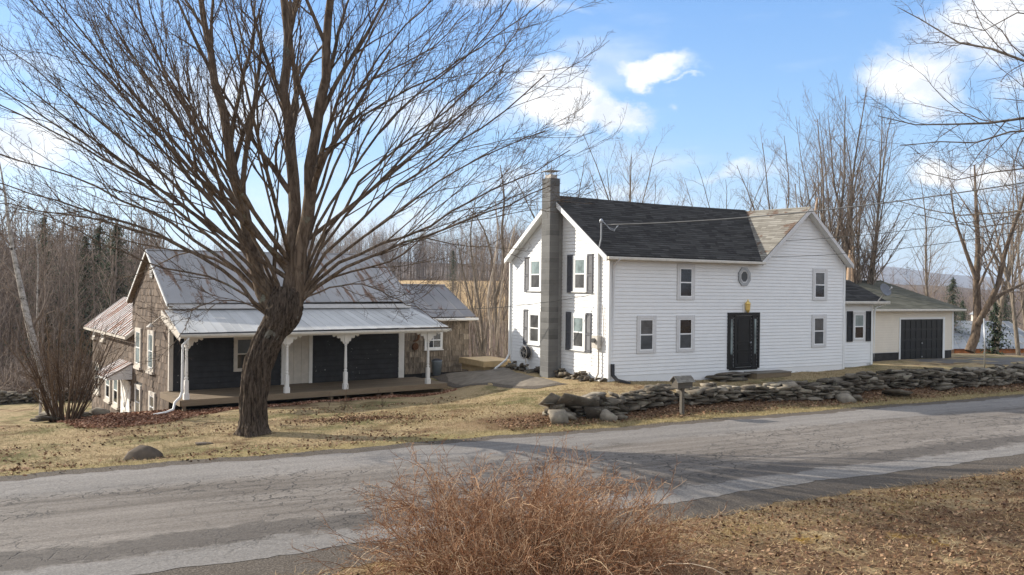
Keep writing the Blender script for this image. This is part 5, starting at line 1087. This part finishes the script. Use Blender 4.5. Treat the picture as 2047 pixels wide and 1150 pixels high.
for (px, py, s, yaw, tx, ty, dz, lb) in ((288, 916, (.45, .30, .33), .25, .05, .1, .10, 'large dark angular boulder on the lawn beside the road'), (408, 888, (.22, .16, .05), .2, 0, .05, .0, 'flat dark stone sunk in the lawn left of the trunk'),
     (1210, 838, (.28, .22, .20), .3, .2, .1, .08, 'rounded pale boulder before the short wall'), (1238, 838, (.24, .2, .12), 1, .2, 0, .05, 'smaller stone right of the rounded pale boulder'), (1690, 800, (.35, .28, .2), .2, .1, 0, .05, 'rounded boulder at the foot of the long wall'),
     (1712, 799, (.26, .22, .16), 1.2, 0, .1, .04, 'reddish rounded stone beside the boulder at the long wall'), (1790, 792, (.62, .35, .09), .45, -.25, .12, .10, 'broad fallen slab leaning before the long wall'), (1880, 783, (.42, .3, .06), .3, 0, -.1, .05, 'flat fallen slab at the foot of the right wall'), (1872, 777, (.4, .25, .08), .5, -.2, .2, .14, 'tilted slab against the right wall'),
     (170, 833, (.35, .25, .16), .3, 0, 0, .05, 'grey stone beside the mulch bed'), (196, 830, (.3, .25, .2), .8, 0, 0, .1, 'pale rock at the barn back corner')):
    g = zg(px, py); stones('field_stone', [((g[0], g[1], h(*g)+dz), s, yaw, tx, ty)], lb, 'stone', 'loose field stones', mat='dark_stone' if px in (288, 408) else 'field_stone')
it = [slab_at(a, b, (.35, .25, .05), random.uniform(0, 3), random.uniform(-.2, .2), random.uniform(-.2, .2), .04+.05*k, .1) for k, (a, b) in enumerate(((85, 838), (90, 840), (98, 842), (80, 842), (105, 838)))]
stones('stone_pile', it, 'small pile of flat grey stones under the birch', 'stone pile')
sx_ = [((*hw(u, v)[:2], .28+dz), s, HT, 0, 0) for u, v, dz, s in ((4.9, -.35, .1, (.5, .28, .07)), (5.5, -.45, .02, (.55, .3, .08)), (5.0, -.5, -.02, (.4, .25, .06)), (5.75, -.2, .14, (.4, .25, .05)), (5.3, -.15, .2, (.6, .2, .05)))]
stones('step_stones', sx_, 'dark stacked stepping stones left of the door platform', 'step')
it = []
for k in range(70):
    v = random.uniform(.1, 6.6); p = hw(-.03-random.random()*.22, v); g = h(p[0], p[1]); it.append(((p[0], p[1], g+random.uniform(.0, .28)), (random.uniform(.07, .2), random.uniform(.06, .12), random.uniform(.05, .1)), HT+random.uniform(-.3, .3), 0, 0))
o = stones('foundation_stones', it, 'rough rubble stones at the foot of the sunlit gable wall', 'rubble stones')
# concrete slab path edge
o = MB(); Pp = [(-2.6, 34.6), (-2.9, 36.0), (-1.2, 38.8), (.0, 38.4), (-.4, 36.0), (1.35, 30.3), (.75, 30.0), (-.8, 31.6)]
for k, (a, b, c, d) in enumerate(((0,1,2,3), (0,3,4,7), (7,4,5,6))):
    q = [Pp[i] for i in (a, b, c, d)]; o.prism([(x, y, -.05+.0*k) for x, y in q], (0, 0, .0)) if 0 else None
for k, (q) in enumerate((((-2.55,34.55),(-2.75,35.9),(-1.1,38.6),(-.35,36.6)), ((-2.5,34.5),(-.33,36.5),(.3,33.3),(-.95,31.8)), ((-.9,31.75),(.33,33.2),(1.45,30.6),(.75,30.0)))):
    zz = max(h(*p) for p in q)+.03; pass
tag(patch('path', [(-2.55,34.55),(-2.75,35.9),(-1.6,37.6),(-.55,38.3),(-.35,36.0),(.3,33.2),(1.2,31.2),(1.75,30.2),(1.3,29.7),(.75,29.9),(-.2,30.9),(-1.2,32.3)], .06, M['concrete'], skirt=.05), kind='structure')
# ------------------------------------------------------------------ mailbox
g = zg(1363, 829); mz = h(*g); MT = rad(30); mbx = empty('mailbox', (g[0], g[1], mz), MT+0, 'little grey wooden house shaped mailbox on a post at the wall gap', 'mailbox')
o = MB(); o.box(-.05, .05, -.05, .05, mz-.15, mz+.80); o.build('post', M['old_grey_wood'], mbx, bevel=.004)
o = MB(); w2, l2 = .13, .27; zb_, ze, zp = mz+.80, mz+.98, mz+1.11
o.box(-l2, l2, -w2, w2, zb_, ze); o.prism([(-l2, -w2, ze), (-l2, w2, ze), (-l2, 0, zp-.03)], (2*l2, 0, 0)); o.box(-l2-.02, l2+.02, -w2-.02, w2+.02, zb_-.025, zb_-.002); o.build('box', M['old_grey_wood'], mbx)
o = MB()
for s in (-1, 1):
    for r_ in range(5):
        f0, f1 = r_/5, (r_+1)/5; a = -l2-.06
        while a < l2+.05:
            w = min(random.uniform(.06, .11), l2+.06-a); y0, y1 = s*(w2+.06)*(1-f0), s*(w2+.06)*(1-f1); z0, z1 = ze-.045+(zp-ze+.045)*f0+.012, ze-.045+(zp-ze+.045)*f1
            o.hexa([(a, y0, z0-.012), (a+w-.004, y0, z0-.012), (a+w-.004, y1, z1-.006), (a, y1, z1-.006), (a, y0, z0+.004), (a+w-.004, y0, z0+.004), (a+w-.004, y1, z1+.004), (a, y1, z1+.004)]); a += w
o.build('shingle_roof', M['roof_mossy'], mbx)
o = MB(); o.box(l2+.001, l2+.014, -w2+.02, w2-.02, zb_+.01, ze-.01); dd = o.build('door', M['dark_metal'], mbx)
o = MB(); o.box(l2+.015, l2+.03, -.03, .03, ze-.05, ze-.03); o.build('handle', M['white_trim'], dd)
# thin metal pole beyond the wall
g = zg(1968, 737); z0 = h(*g); o = MB(); o.tube([(0, 0, 0), (0, 0, 1.2), (-.05, 0, 2.35)], .033, 8); pl = o.build('metal_pole', M['grey_metal'], None, smooth=True); pl.location = (g[0], g[1], z0-.05); tag(pl, 'thin grey metal pole between the right wall and the driveway', 'pole')
# ------------------------------------------------------------------ wires
def wire(name, pts, sag, r_, mat, label, group):
    a, b = np.array(pts[0]), np.array(pts[1]); q = [a+(b-a)*t_-np.array([0, 0, 4*sag*t_*(1-t_)]) for t_ in np.linspace(0, 1, 26)]; o = MB(); c = (a+b)/2; o.tube([p-c for p in q], r_, 5); w = o.build(name, M[mat], None, smooth=True); w.location = tuple(c); return tag(w, label, 'cable', group)
mh = hw(-.22, .1, 5.78); G4 = 'overhead cables'
wire('service_cable', (mh, at(2330, 315, 21)), .35, .018, 'wire_grey', 'thick grey service cable from the roof mast to the right', G4)
wire('overhead_wire', (hw(8.1, 1.2, 5.55), at(2330, 375, 23)), .3, .010, 'wire_black', 'upper thin wire crossing the white gable', G4)
wire('overhead_wire', (hw(7.6, .2, 4.9), at(2330, 405, 23)), .35, .010, 'wire_black', 'lower thin wire crossing the white gable', G4)
wire('overhead_wire', (bw(9.5, -.1, 2.66), hw(-.05, .55, 3.42)), .22, .010, 'wire_black', 'thin dark wire strung from the barn eave to the gable wall', G4)
# ------------------------------------------------------------------ neighbour barn and play frame
NBc = at(1975, 700, 92); nb = empty('neighbour_barn', (NBc[0], NBc[1], h(NBc[0], NBc[1])-.5), rad(12), 'distant barn with bright metal roof and small cupola beyond the lawn', 'barn')
zr = at(1975, 642, 98)[2]; ze = at(1975, 697, 92)[2]; x0, x1 = -4.4, 6.5; zb0 = ZB[nb]
o = MB(); o.box(x0+.5, x1, .3, 9, zb0-1, ze); o.build('wall', M['peach_wall'], nb); o = MB(); o.box(x0+.45, x1, .22, .29, ze-.5, ze-.05); o.build('fascia', M['dull_orange'], nb)
o = MB(); metal_slope(o, (x0-.6, -.2, ze), (x1+1, -.2, ze), (x0+2.6, 5.5, zr), (x1+1, 5.5, zr), 1.2, w=.05, h_=.03); metal_slope(o, (x1+1, 11, ze), (x0-.6, 11, ze), (x1+1, 5.5, zr), (x0+2.6, 5.5, zr), .6); o.add([(x0-.6, -.2, ze), (x0+2.6, 5.5, zr), (x0-.6, 11, ze)], [(0,1,2)]); o.build('roof', M['metal_bright'], nb)
o = MB(); cx = 3.2; o.box(cx-.35, cx+.35, 5.1, 5.9, zr-.3, zr+.75); cp = o.build('cupola', M['aged_white'], nb); o = MB(); o.lathe((cx, 5.5, zr+.75), [(.75, 0), (.4, .3), (.02, .65)], 4); o.build('cupola_roof', M['metal_bright'], cp)
pf = at(2086, 672, 57); pf = empty('play_frame', (pf[0], pf[1], h(pf[0], pf[1])), rad(10), 'orange stained wooden frame at the right picture edge', 'play frame'); z = ZB[pf]
o = MB(); [o.box(a, a+.14, b, b+.14, z-.2, z+2.5) for a in (-.1, 1.6) for b in (0, 1.4)]; [o.box(-.1, 1.74, b-.03, b-.001, z+c, z+c+.14) for b in (0,) for c in (.9, 1.35, 2.3)]; o.box(-.13, -.101, 0, 1.54, z+.9, z+1.04); o.box(-.13, -.101, 0, 1.54, z+2.3, z+2.44); o.box(.3, .42, -.03, -.001, z+1.05, z+1.34); o.box(.9, 1.02, -.03, -.001, z+1.05, z+1.34); o.build('frame', M['orange_wood'], pf)
o = MB(); o.slab((-.2, -.2, z+2.5), (1.9, -.2, z+2.5), (1.9, .7, z+3.1), (-.2, .7, z+3.1), .05); o.build('roof', M['dark_metal'], pf)
# ------------------------------------------------------------------ distant ridge
def ridge(name, D_, prof, mat, thick, z_off=0, seed=1):
    r_ = np.random.default_rng(seed); px = np.arange(-700, 2800, 12.); top = np.interp(px, [p[0] for p in prof], [p[1] for p in prof])+np.convolve(r_.normal(size=len(px)+8), np.ones(9)/9, 'valid')*2.2
    F_ = np.array([at(a, t_, D_) for a, t_ in zip(px, top)]); n = len(px); rows = []
    for f, dy in ((0, -thick), (.35, -thick*.72), (.7, -thick*.4), (.93, -thick*.12), (1, 0), (.9, thick*.3), (0, thick)):
        q = F_.copy(); sc = (D_+dy)/D_; q[:, :2] *= sc; q[:, 2] = z_off+(F_[:, 2]-z_off)*f+r_.normal(size=n)*D_*.0006*(0 < f < 1); rows.append(q)
    V = np.concatenate(rows); m_ = len(rows); I = np.arange(n*m_).reshape(m_, n); F = np.stack([I[:-1,:-1], I[:-1,1:], I[1:,1:], I[1:,:-1]], -1).reshape(-1, 4); return tag(link_mesh(name, mesh_np(name, V, [F], smooth=True), mat), kind='structure')
t = NT('hill_woods', .95, 0, .1); t.col(t.ramp(t.noise(.008, 10, rough=.75), [(.3, (.06,.045,.038)), (.5, (.12,.09,.075)), (.7, (.19,.15,.12))])); M['hill_woods'] = t.m
t = NT('hill_near', .95, 0, .1); t.col(t.ramp(t.noise(.04, 10, rough=.8), [(.3, (.04,.035,.022)), (.5, (.12,.085,.06)), (.7, (.20,.145,.105))])); M['hill_near'] = t.m
ridge('mountain_ridge', 4200, [(-700,560),(1000,560),(1300,545),(1560,536),(1700,529),(1790,534),(1900,548),(1960,553),(2047,560),(2300,575),(2800,580)], M['hill_woods'], 900, -10, 4)
ridge('hills', 900, [(-700,500),(0,500),(300,505),(700,520),(1000,530),(1400,556),(1700,563),(1800,568),(1900,574),(2047,585),(2800,592)], M['hill_near'], 300, -5, 8)
# ------------------------------------------------------------------ ground cover scattered in real size
def scatter(name, mat, pts, size, flat=.25, kind='leaf', seed=1, up=1.):
    r_ = np.random.default_rng(seed); n = len(pts); x, y = pts[:, 0], pts[:, 1]; z = H(x, y)
    s = size*r_.uniform(.6, 1.4, n)
    if kind == 'leaf':
        d = norm(r_.normal(size=(n, 3))*np.array([1, 1, flat])); e = norm(np.cross(d, r_.normal(size=(n, 3))*np.array([flat, flat, 1]))); c = np.stack([x, y, z+.012+r_.random(n)*.03], -1); a = d*s[:, None]*.5; b = e*s[:, None]*.33
        V = np.stack([c-a, c+b, c+a, c-b], 1).reshape(-1, 3); F = np.arange(4*n).reshape(n, 4); return tag(link_mesh(name, mesh_np(name, V, [F], r_.random(n)), M[mat]), kind='stuff')
    an = r_.uniform(0, 6.28, n); w = s*.045+.002; le = r_.normal(size=(n, 2))*s[:, None]*.8; b0 = np.stack([x, y, z], -1); dx = np.stack([np.cos(an)*w, np.sin(an)*w, np.zeros(n)], -1)
    tip = b0+np.stack([le[:, 0], le[:, 1], s*up], -1); V = np.stack([b0-dx, b0+dx, tip], 1).reshape(-1, 3); F = np.arange(3*n).reshape(n, 3); return tag(link_mesh(name, mesh_np(name, V, [F], np.clip(r_.normal(.5, .25, n), 0, 1)), M[mat]), kind='stuff')
r_ = np.random.default_rng(9)
def pts_sn(n, s0, s1, n0, n1, cl=None):
    s = r_.uniform(s0, s1, n); m = r_.uniform(n0, n1, n); p = np.stack([s*RD[0]+m*RN[0], s*RD[1]+m*RN[1]], -1)
    if cl:
        k = np.sin(p[:, 0]*cl+1.3*np.sin(p[:, 1]*cl*.7))+np.sin(p[:, 1]*cl*1.3+2*np.sin(p[:, 0]*cl*.5))+r_.normal(size=n)*.5; p = p[k > 0]
    return p
scatter('fallen_leaves', 'dead_leaves', pts_sn(48000, -6, 30, 2.5, 10.3), .052, .35, seed=2)
scatter('fallen_leaves', 'dead_leaves', pts_sn(16000, -22, 12, 18.0, 27, 1.1), .07, .3, seed=3)
scatter('fallen_leaves', 'dead_leaves', pts_sn(9000, 10, 40, 18.7, 20.4), .07, .3, seed=4)
scatter('dry_grass', 'dry_grass', np.concatenate([pts_sn(90000, -6, 30, 3, 10.5), pts_sn(50000, -6, 30, 3, 10.5, 1.6), pts_sn(14000, -6, 30, 9.4, 10.6)]), .10, kind='blade', seed=5, up=.3)
scatter('dry_grass', 'lawn_blades', np.concatenate([pts_sn(70000, -26, 14, 18.1, 27), pts_sn(20000, 10, 40, 18.1, 19.3), pts_sn(30000, 8, 34, 20.6, 25)]), .05, kind='blade', seed=6)
lp = zg(715, 838); scatter('fallen_leaves', 'dead_leaves', np.stack([lp[0]+r_.normal(size=1500)*1.0, lp[1]+r_.normal(size=1500)*.3], -1), .06, .4, seed=31)
scatter('green_grass', 'lawn_blades', pts_sn(26000, -6, 30, 4, 10.2, 2.3), .06, kind='blade', seed=16, up=.7)
# mulch bed and its chips
mp_ = [tuple(zg(a, b, -.6)) for a, b in ((500, 817), (430, 827), (380, 836), (330, 847), (270, 853), (200, 858), (150, 856))]+[(-15.6,28.0),(-16.9,29.4),(-17.5,31.0),(-16.8,33.5),(-14.6,32.6),(-13.2,30.8),(-12.1,29.7),(-11.3,28.6)]
tag(patch('mulch_bed', mp_, .03, M['mulch_chips'], skirt=.04), kind='stuff')
def in_poly(p, poly):
    x, y = p[:, 0], p[:, 1]; c = np.zeros(len(p), bool); P = np.array(poly); j = len(P)-1
    for i in range(len(P)):
        xi, yi, xj, yj = *P[i], *P[j]; c ^= ((yi > y) != (yj > y)) & (x < (xj-xi)*(y-yi)/(yj-yi+1e-12)+xi); j = i
    return c
p = np.stack([r_.uniform(-18, -7, 42000), r_.uniform(23, 34, 42000)], -1); p = p[in_poly(p, mp_)]; q = np.array([bw(a, b)[:2] for a, b in zip(r_.uniform(0, 9.8, 5000), r_.normal(-2.85, .18, 5000))])
scatter('mulch_chips', 'mulch_chips', np.concatenate([p, q]), .09, .5, seed=7)
# thin dry stalks on the lawn before the porch
for px, py, hh, lb in ((688, 822, .95, 'tall thin dry stalk in front of the middle porch post'), (658, 812, .45, 'short leaning dry stalk left of the tall stalk'), (765, 815, .5, 'short leaning dry stalk right of the tall stalk'), (752, 800, .4, 'thin upright twig near the porch edge')):
    g = zg(px, py, -.5); base = (g[0], g[1], h(*g)); k = 6; n = 3; RNG = np.random.default_rng(px); P_ = np.zeros((n, k, 3)); d = norm(RNG.normal(size=(n, 3))*.22+np.array([.15 if hh < .6 else 0, 0, 1]))
    for i in range(1, k): d = norm(d+RNG.normal(size=(n, 3))*.08); P_[:, i] = P_[:, i-1]+d*hh/(k-1)*np.array([1, .6, .5])[:, None]
    R_ = np.full((n, k), .006); a, ra = spawn(P_, R_, 4, .3, 1, (25, 50), 0, (.2, .4), .7, 3, .1, 0, .003); o = link_mesh('dry_stalk', tube_mesh('dry_stalk', [(P_, R_, 4, None), (a, ra, 3, None)]), M['bush_stems'], loc=base); tag(o, lb, 'plant', 'dry stalks on the lawn')
# pale reeds between buildings
RNG = np.random.default_rng(3); n = 260; b = np.array([at(a, 716, d) for a, d in zip(RNG.uniform(938, 968, n), RNG.uniform(40, 42, n))]); b[:, 2] = H(b[:, 0], b[:, 1]); P_ = np.zeros((n, 4, 3)); P_[:, 0] = b; d = norm(RNG.normal(size=(n, 3))*.6+np.array([0, 0, 1]))
for i in range(1, 4): d = norm(d+RNG.normal(size=(n, 3))*.25); P_[:, i] = P_[:, i-1]+d*.22
tag(link_mesh('dry_reeds', tube_mesh('dry_reeds', [(P_, np.full((n, 4), .012), 3, None)], False), M['dry_reed']), kind='stuff')
# ------------------------------------------------------------------ sky, sun, camera
W = bpy.data.worlds.new('World'); S.world = W; W.use_nodes = True; nt = W.node_tree; nt.nodes.clear(); L = nt.links.new
SUN_EL, SUN_AZ = rad(25), math.atan2(-.92, .39)     # direction towards the sun: x=-.92, y=.39
sky = nt.nodes.new('ShaderNodeTexSky'); sky.sky_type = 'NISHITA'; sky.sun_disc = False; sky.sun_elevation = SUN_EL; sky.sun_rotation = SUN_AZ; sky.air_density = 1.0; sky.dust_density = .6; sky.ozone_density = 2.0; sky.altitude = 300
class WN(NT):
    def __init__(s): s.t = nt; s.n = nt.nodes
w = WN(); tc = nt.nodes.new('ShaderNodeTexCoord'); gen = tc.outputs['Generated']
sx = nt.nodes.new('ShaderNodeSeparateXYZ'); L(gen, sx.inputs[0]); az = w.math('ARCTAN2', sx.outputs[0], sx.outputs[1]); el = w.math('ARCSINE', sx.outputs[2])
cb = nt.nodes.new('ShaderNodeCombineXYZ'); L(az, cb.inputs[0]); L(el, cb.inputs[1]); ae = cb.outputs[0]
n1 = nt.nodes.new('ShaderNodeTexNoise'); n1.inputs['Scale'].default_value = 9; n1.inputs['Detail'].default_value = 7; n1.inputs['Roughness'].default_value = .62; mpn = w.map((1, 1.5, 1), ae); L(mpn, n1.inputs['Vector'])
sub = nt.nodes.new('ShaderNodeVectorMath'); sub.operation = 'SUBTRACT'; L(n1.outputs['Color'], sub.inputs[0]); sub.inputs[1].default_value = (.5, .5, .5)
scl = nt.nodes.new('ShaderNodeVectorMath'); scl.operation = 'SCALE'; L(sub.outputs[0], scl.inputs[0]); scl.inputs['Scale'].default_value = .115
wv = nt.nodes.new('ShaderNodeVectorMath'); wv.operation = 'ADD'; L(ae, wv.inputs[0]); L(scl.outputs[0], wv.inputs[1]); wv = wv.outputs[0]
tot = None; shd = None
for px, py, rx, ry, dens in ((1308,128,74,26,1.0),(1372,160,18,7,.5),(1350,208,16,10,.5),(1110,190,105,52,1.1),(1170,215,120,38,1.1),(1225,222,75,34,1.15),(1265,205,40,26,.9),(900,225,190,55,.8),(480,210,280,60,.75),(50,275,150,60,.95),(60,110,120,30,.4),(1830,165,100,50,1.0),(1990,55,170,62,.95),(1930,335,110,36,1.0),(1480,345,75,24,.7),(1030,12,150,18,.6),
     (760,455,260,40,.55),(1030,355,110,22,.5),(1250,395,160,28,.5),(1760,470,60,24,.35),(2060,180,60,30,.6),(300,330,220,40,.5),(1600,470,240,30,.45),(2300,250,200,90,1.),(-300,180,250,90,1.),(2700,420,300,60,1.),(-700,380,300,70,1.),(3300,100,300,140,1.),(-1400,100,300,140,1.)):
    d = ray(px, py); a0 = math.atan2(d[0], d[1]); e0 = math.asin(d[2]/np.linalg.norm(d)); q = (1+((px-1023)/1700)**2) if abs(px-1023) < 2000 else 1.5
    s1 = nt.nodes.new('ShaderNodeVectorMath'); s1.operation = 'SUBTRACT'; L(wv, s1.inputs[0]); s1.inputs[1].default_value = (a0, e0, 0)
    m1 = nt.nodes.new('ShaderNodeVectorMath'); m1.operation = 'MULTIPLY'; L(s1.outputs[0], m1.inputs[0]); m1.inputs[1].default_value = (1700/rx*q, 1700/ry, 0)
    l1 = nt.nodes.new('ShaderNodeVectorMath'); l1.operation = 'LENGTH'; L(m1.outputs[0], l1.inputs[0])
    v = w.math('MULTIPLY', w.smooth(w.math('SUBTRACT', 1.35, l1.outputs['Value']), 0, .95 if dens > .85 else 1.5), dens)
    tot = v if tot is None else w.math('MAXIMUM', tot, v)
# gentle streaks
stn = nt.nodes.new('ShaderNodeTexNoise'); stn.inputs['Scale'].default_value = 5; stn.inputs['Detail'].default_value = 6; L(w.map((1, 3.5, 1), ae, loc=(4, 2, 0)), stn.inputs['Vector'])
st2 = w.math('MULTIPLY', w.smooth(stn.outputs['Fac'], .52, .75), .35); tot = w.math('MAXIMUM', tot, st2, clamp=True)
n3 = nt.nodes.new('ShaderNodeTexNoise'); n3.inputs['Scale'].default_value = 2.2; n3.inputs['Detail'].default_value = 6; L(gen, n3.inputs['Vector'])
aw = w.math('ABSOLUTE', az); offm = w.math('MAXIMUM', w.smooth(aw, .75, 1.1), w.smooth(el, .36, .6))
tot = w.math('MAXIMUM', tot, w.math('MULTIPLY', w.smooth(n3.outputs['Fac'], .36, .52), w.math('MULTIPLY', offm, .9)))  # unseen cloud cover overhead and behind the camera, added to neutralise the blue fill
n2 = nt.nodes.new('ShaderNodeTexNoise'); n2.inputs['Scale'].default_value = 16; n2.inputs['Detail'].default_value = 5; L(w.map((1, 1.6, 1), ae, loc=(1, .02, 3)), n2.inputs['Vector'])
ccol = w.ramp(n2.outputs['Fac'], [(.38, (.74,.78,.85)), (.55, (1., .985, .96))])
SKY, CLD = .13, .62
bs = nt.nodes.new('ShaderNodeMix'); bs.data_type = 'RGBA'; bs.blend_type = 'MULTIPLY'; bs.inputs[0].default_value = 1; L(sky.outputs[0], bs.inputs[6]); bs.inputs[7].default_value = (.88, .94, 1.05, 1)
gr = w.ramp(w.smooth(el, 0, .45), [(0, (.265,.345,.445)), (.35, (.155,.285,.455)), (1, (.07,.19,.43))])
gs = nt.nodes.new('ShaderNodeVectorMath'); gs.operation = 'SCALE'; L(gr, gs.inputs[0]); gs.inputs['Scale'].default_value = 1/SKY
b2 = nt.nodes.new('ShaderNodeMix'); b2.data_type = 'RGBA'; b2.inputs[0].default_value = .7; L(bs.outputs[2], b2.inputs[6]); L(gs.outputs[0], b2.inputs[7]); bs = b2
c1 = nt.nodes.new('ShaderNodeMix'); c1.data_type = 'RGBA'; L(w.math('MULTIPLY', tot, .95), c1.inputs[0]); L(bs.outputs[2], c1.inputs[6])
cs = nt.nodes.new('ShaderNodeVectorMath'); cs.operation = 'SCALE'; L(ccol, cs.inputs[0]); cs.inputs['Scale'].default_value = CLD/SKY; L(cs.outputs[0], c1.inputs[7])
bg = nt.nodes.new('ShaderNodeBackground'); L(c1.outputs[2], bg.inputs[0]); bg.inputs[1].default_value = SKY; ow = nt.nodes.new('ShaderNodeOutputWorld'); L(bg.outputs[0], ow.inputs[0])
sl = bpy.data.lights.new('sun', 'SUN'); sl.energy = 3.9; sl.angle = rad(.53); sl.color = (1, .93, .82); so = bpy.data.objects.new('sun', sl); COL.objects.link(so)
sd = Vector((-.92*math.cos(SUN_EL), .39*math.cos(SUN_EL), math.sin(SUN_EL))).normalized(); so.rotation_euler = sd.to_track_quat('Z', 'Y').to_euler(); so.location = (-30, 10, 40)
cam = bpy.data.cameras.new('camera'); co = bpy.data.objects.new('camera', cam); COL.objects.link(co); S.camera = co; cam.sensor_width = 36; cam.lens = 36*FPX/2047; cam.clip_start = .1; cam.clip_end = 30000
cr_, sr_, cp_, sp_ = math.cos(ROLL), math.sin(ROLL), math.cos(PITCH), math.sin(PITCH); X_ = Vector((1, 0, 0)); U_ = Vector((0, -sp_, cp_)); Fw = Vector((0, cp_, sp_)); Rt = X_*cr_+U_*sr_; Up = -X_*sr_+U_*cr_
mt = Matrix.Identity(4)
for i in range(3): mt[i][0] = Rt[i]; mt[i][1] = Up[i]; mt[i][2] = -Fw[i]; mt[i][3] = (0, 0, CAMZ)[i]
co.matrix_world = mt
S.view_settings.view_transform = 'Standard'; S.view_settings.look = 'None'; S.view_settings.exposure = 1.05; S.view_settings.gamma = 1
# air between the camera and the far hills
hz_ = MB(); hz_.box(-7600, 7600, -7600, 7600, -60, 190); ho = hz_.build('haze', M['ground']); vm = bpy.data.materials.new('haze'); vm.use_nodes = True; vm.node_tree.nodes.clear(); vo = vm.node_tree.nodes.new('ShaderNodeOutputMaterial'); vp = vm.node_tree.nodes.new('ShaderNodeVolumePrincipled'); vp.inputs['Color'].default_value = (.62, .74, .92, 1); vp.inputs['Density'].default_value = .00016; vp.inputs['Anisotropy'].default_value = .1; vm.node_tree.links.new(vp.outputs[0], vo.inputs['Volume']); ho.data.materials.clear(); ho.data.materials.append(vm); tag(ho, kind='stuff')
S.cycles.volume_bounces = 0
S.cycles.max_bounces = 5; S.cycles.diffuse_bounces = 3; S.cycles.glossy_bounces = 2; S.cycles.transparent_max_bounces = 4; S.cycles.use_fast_gi = False
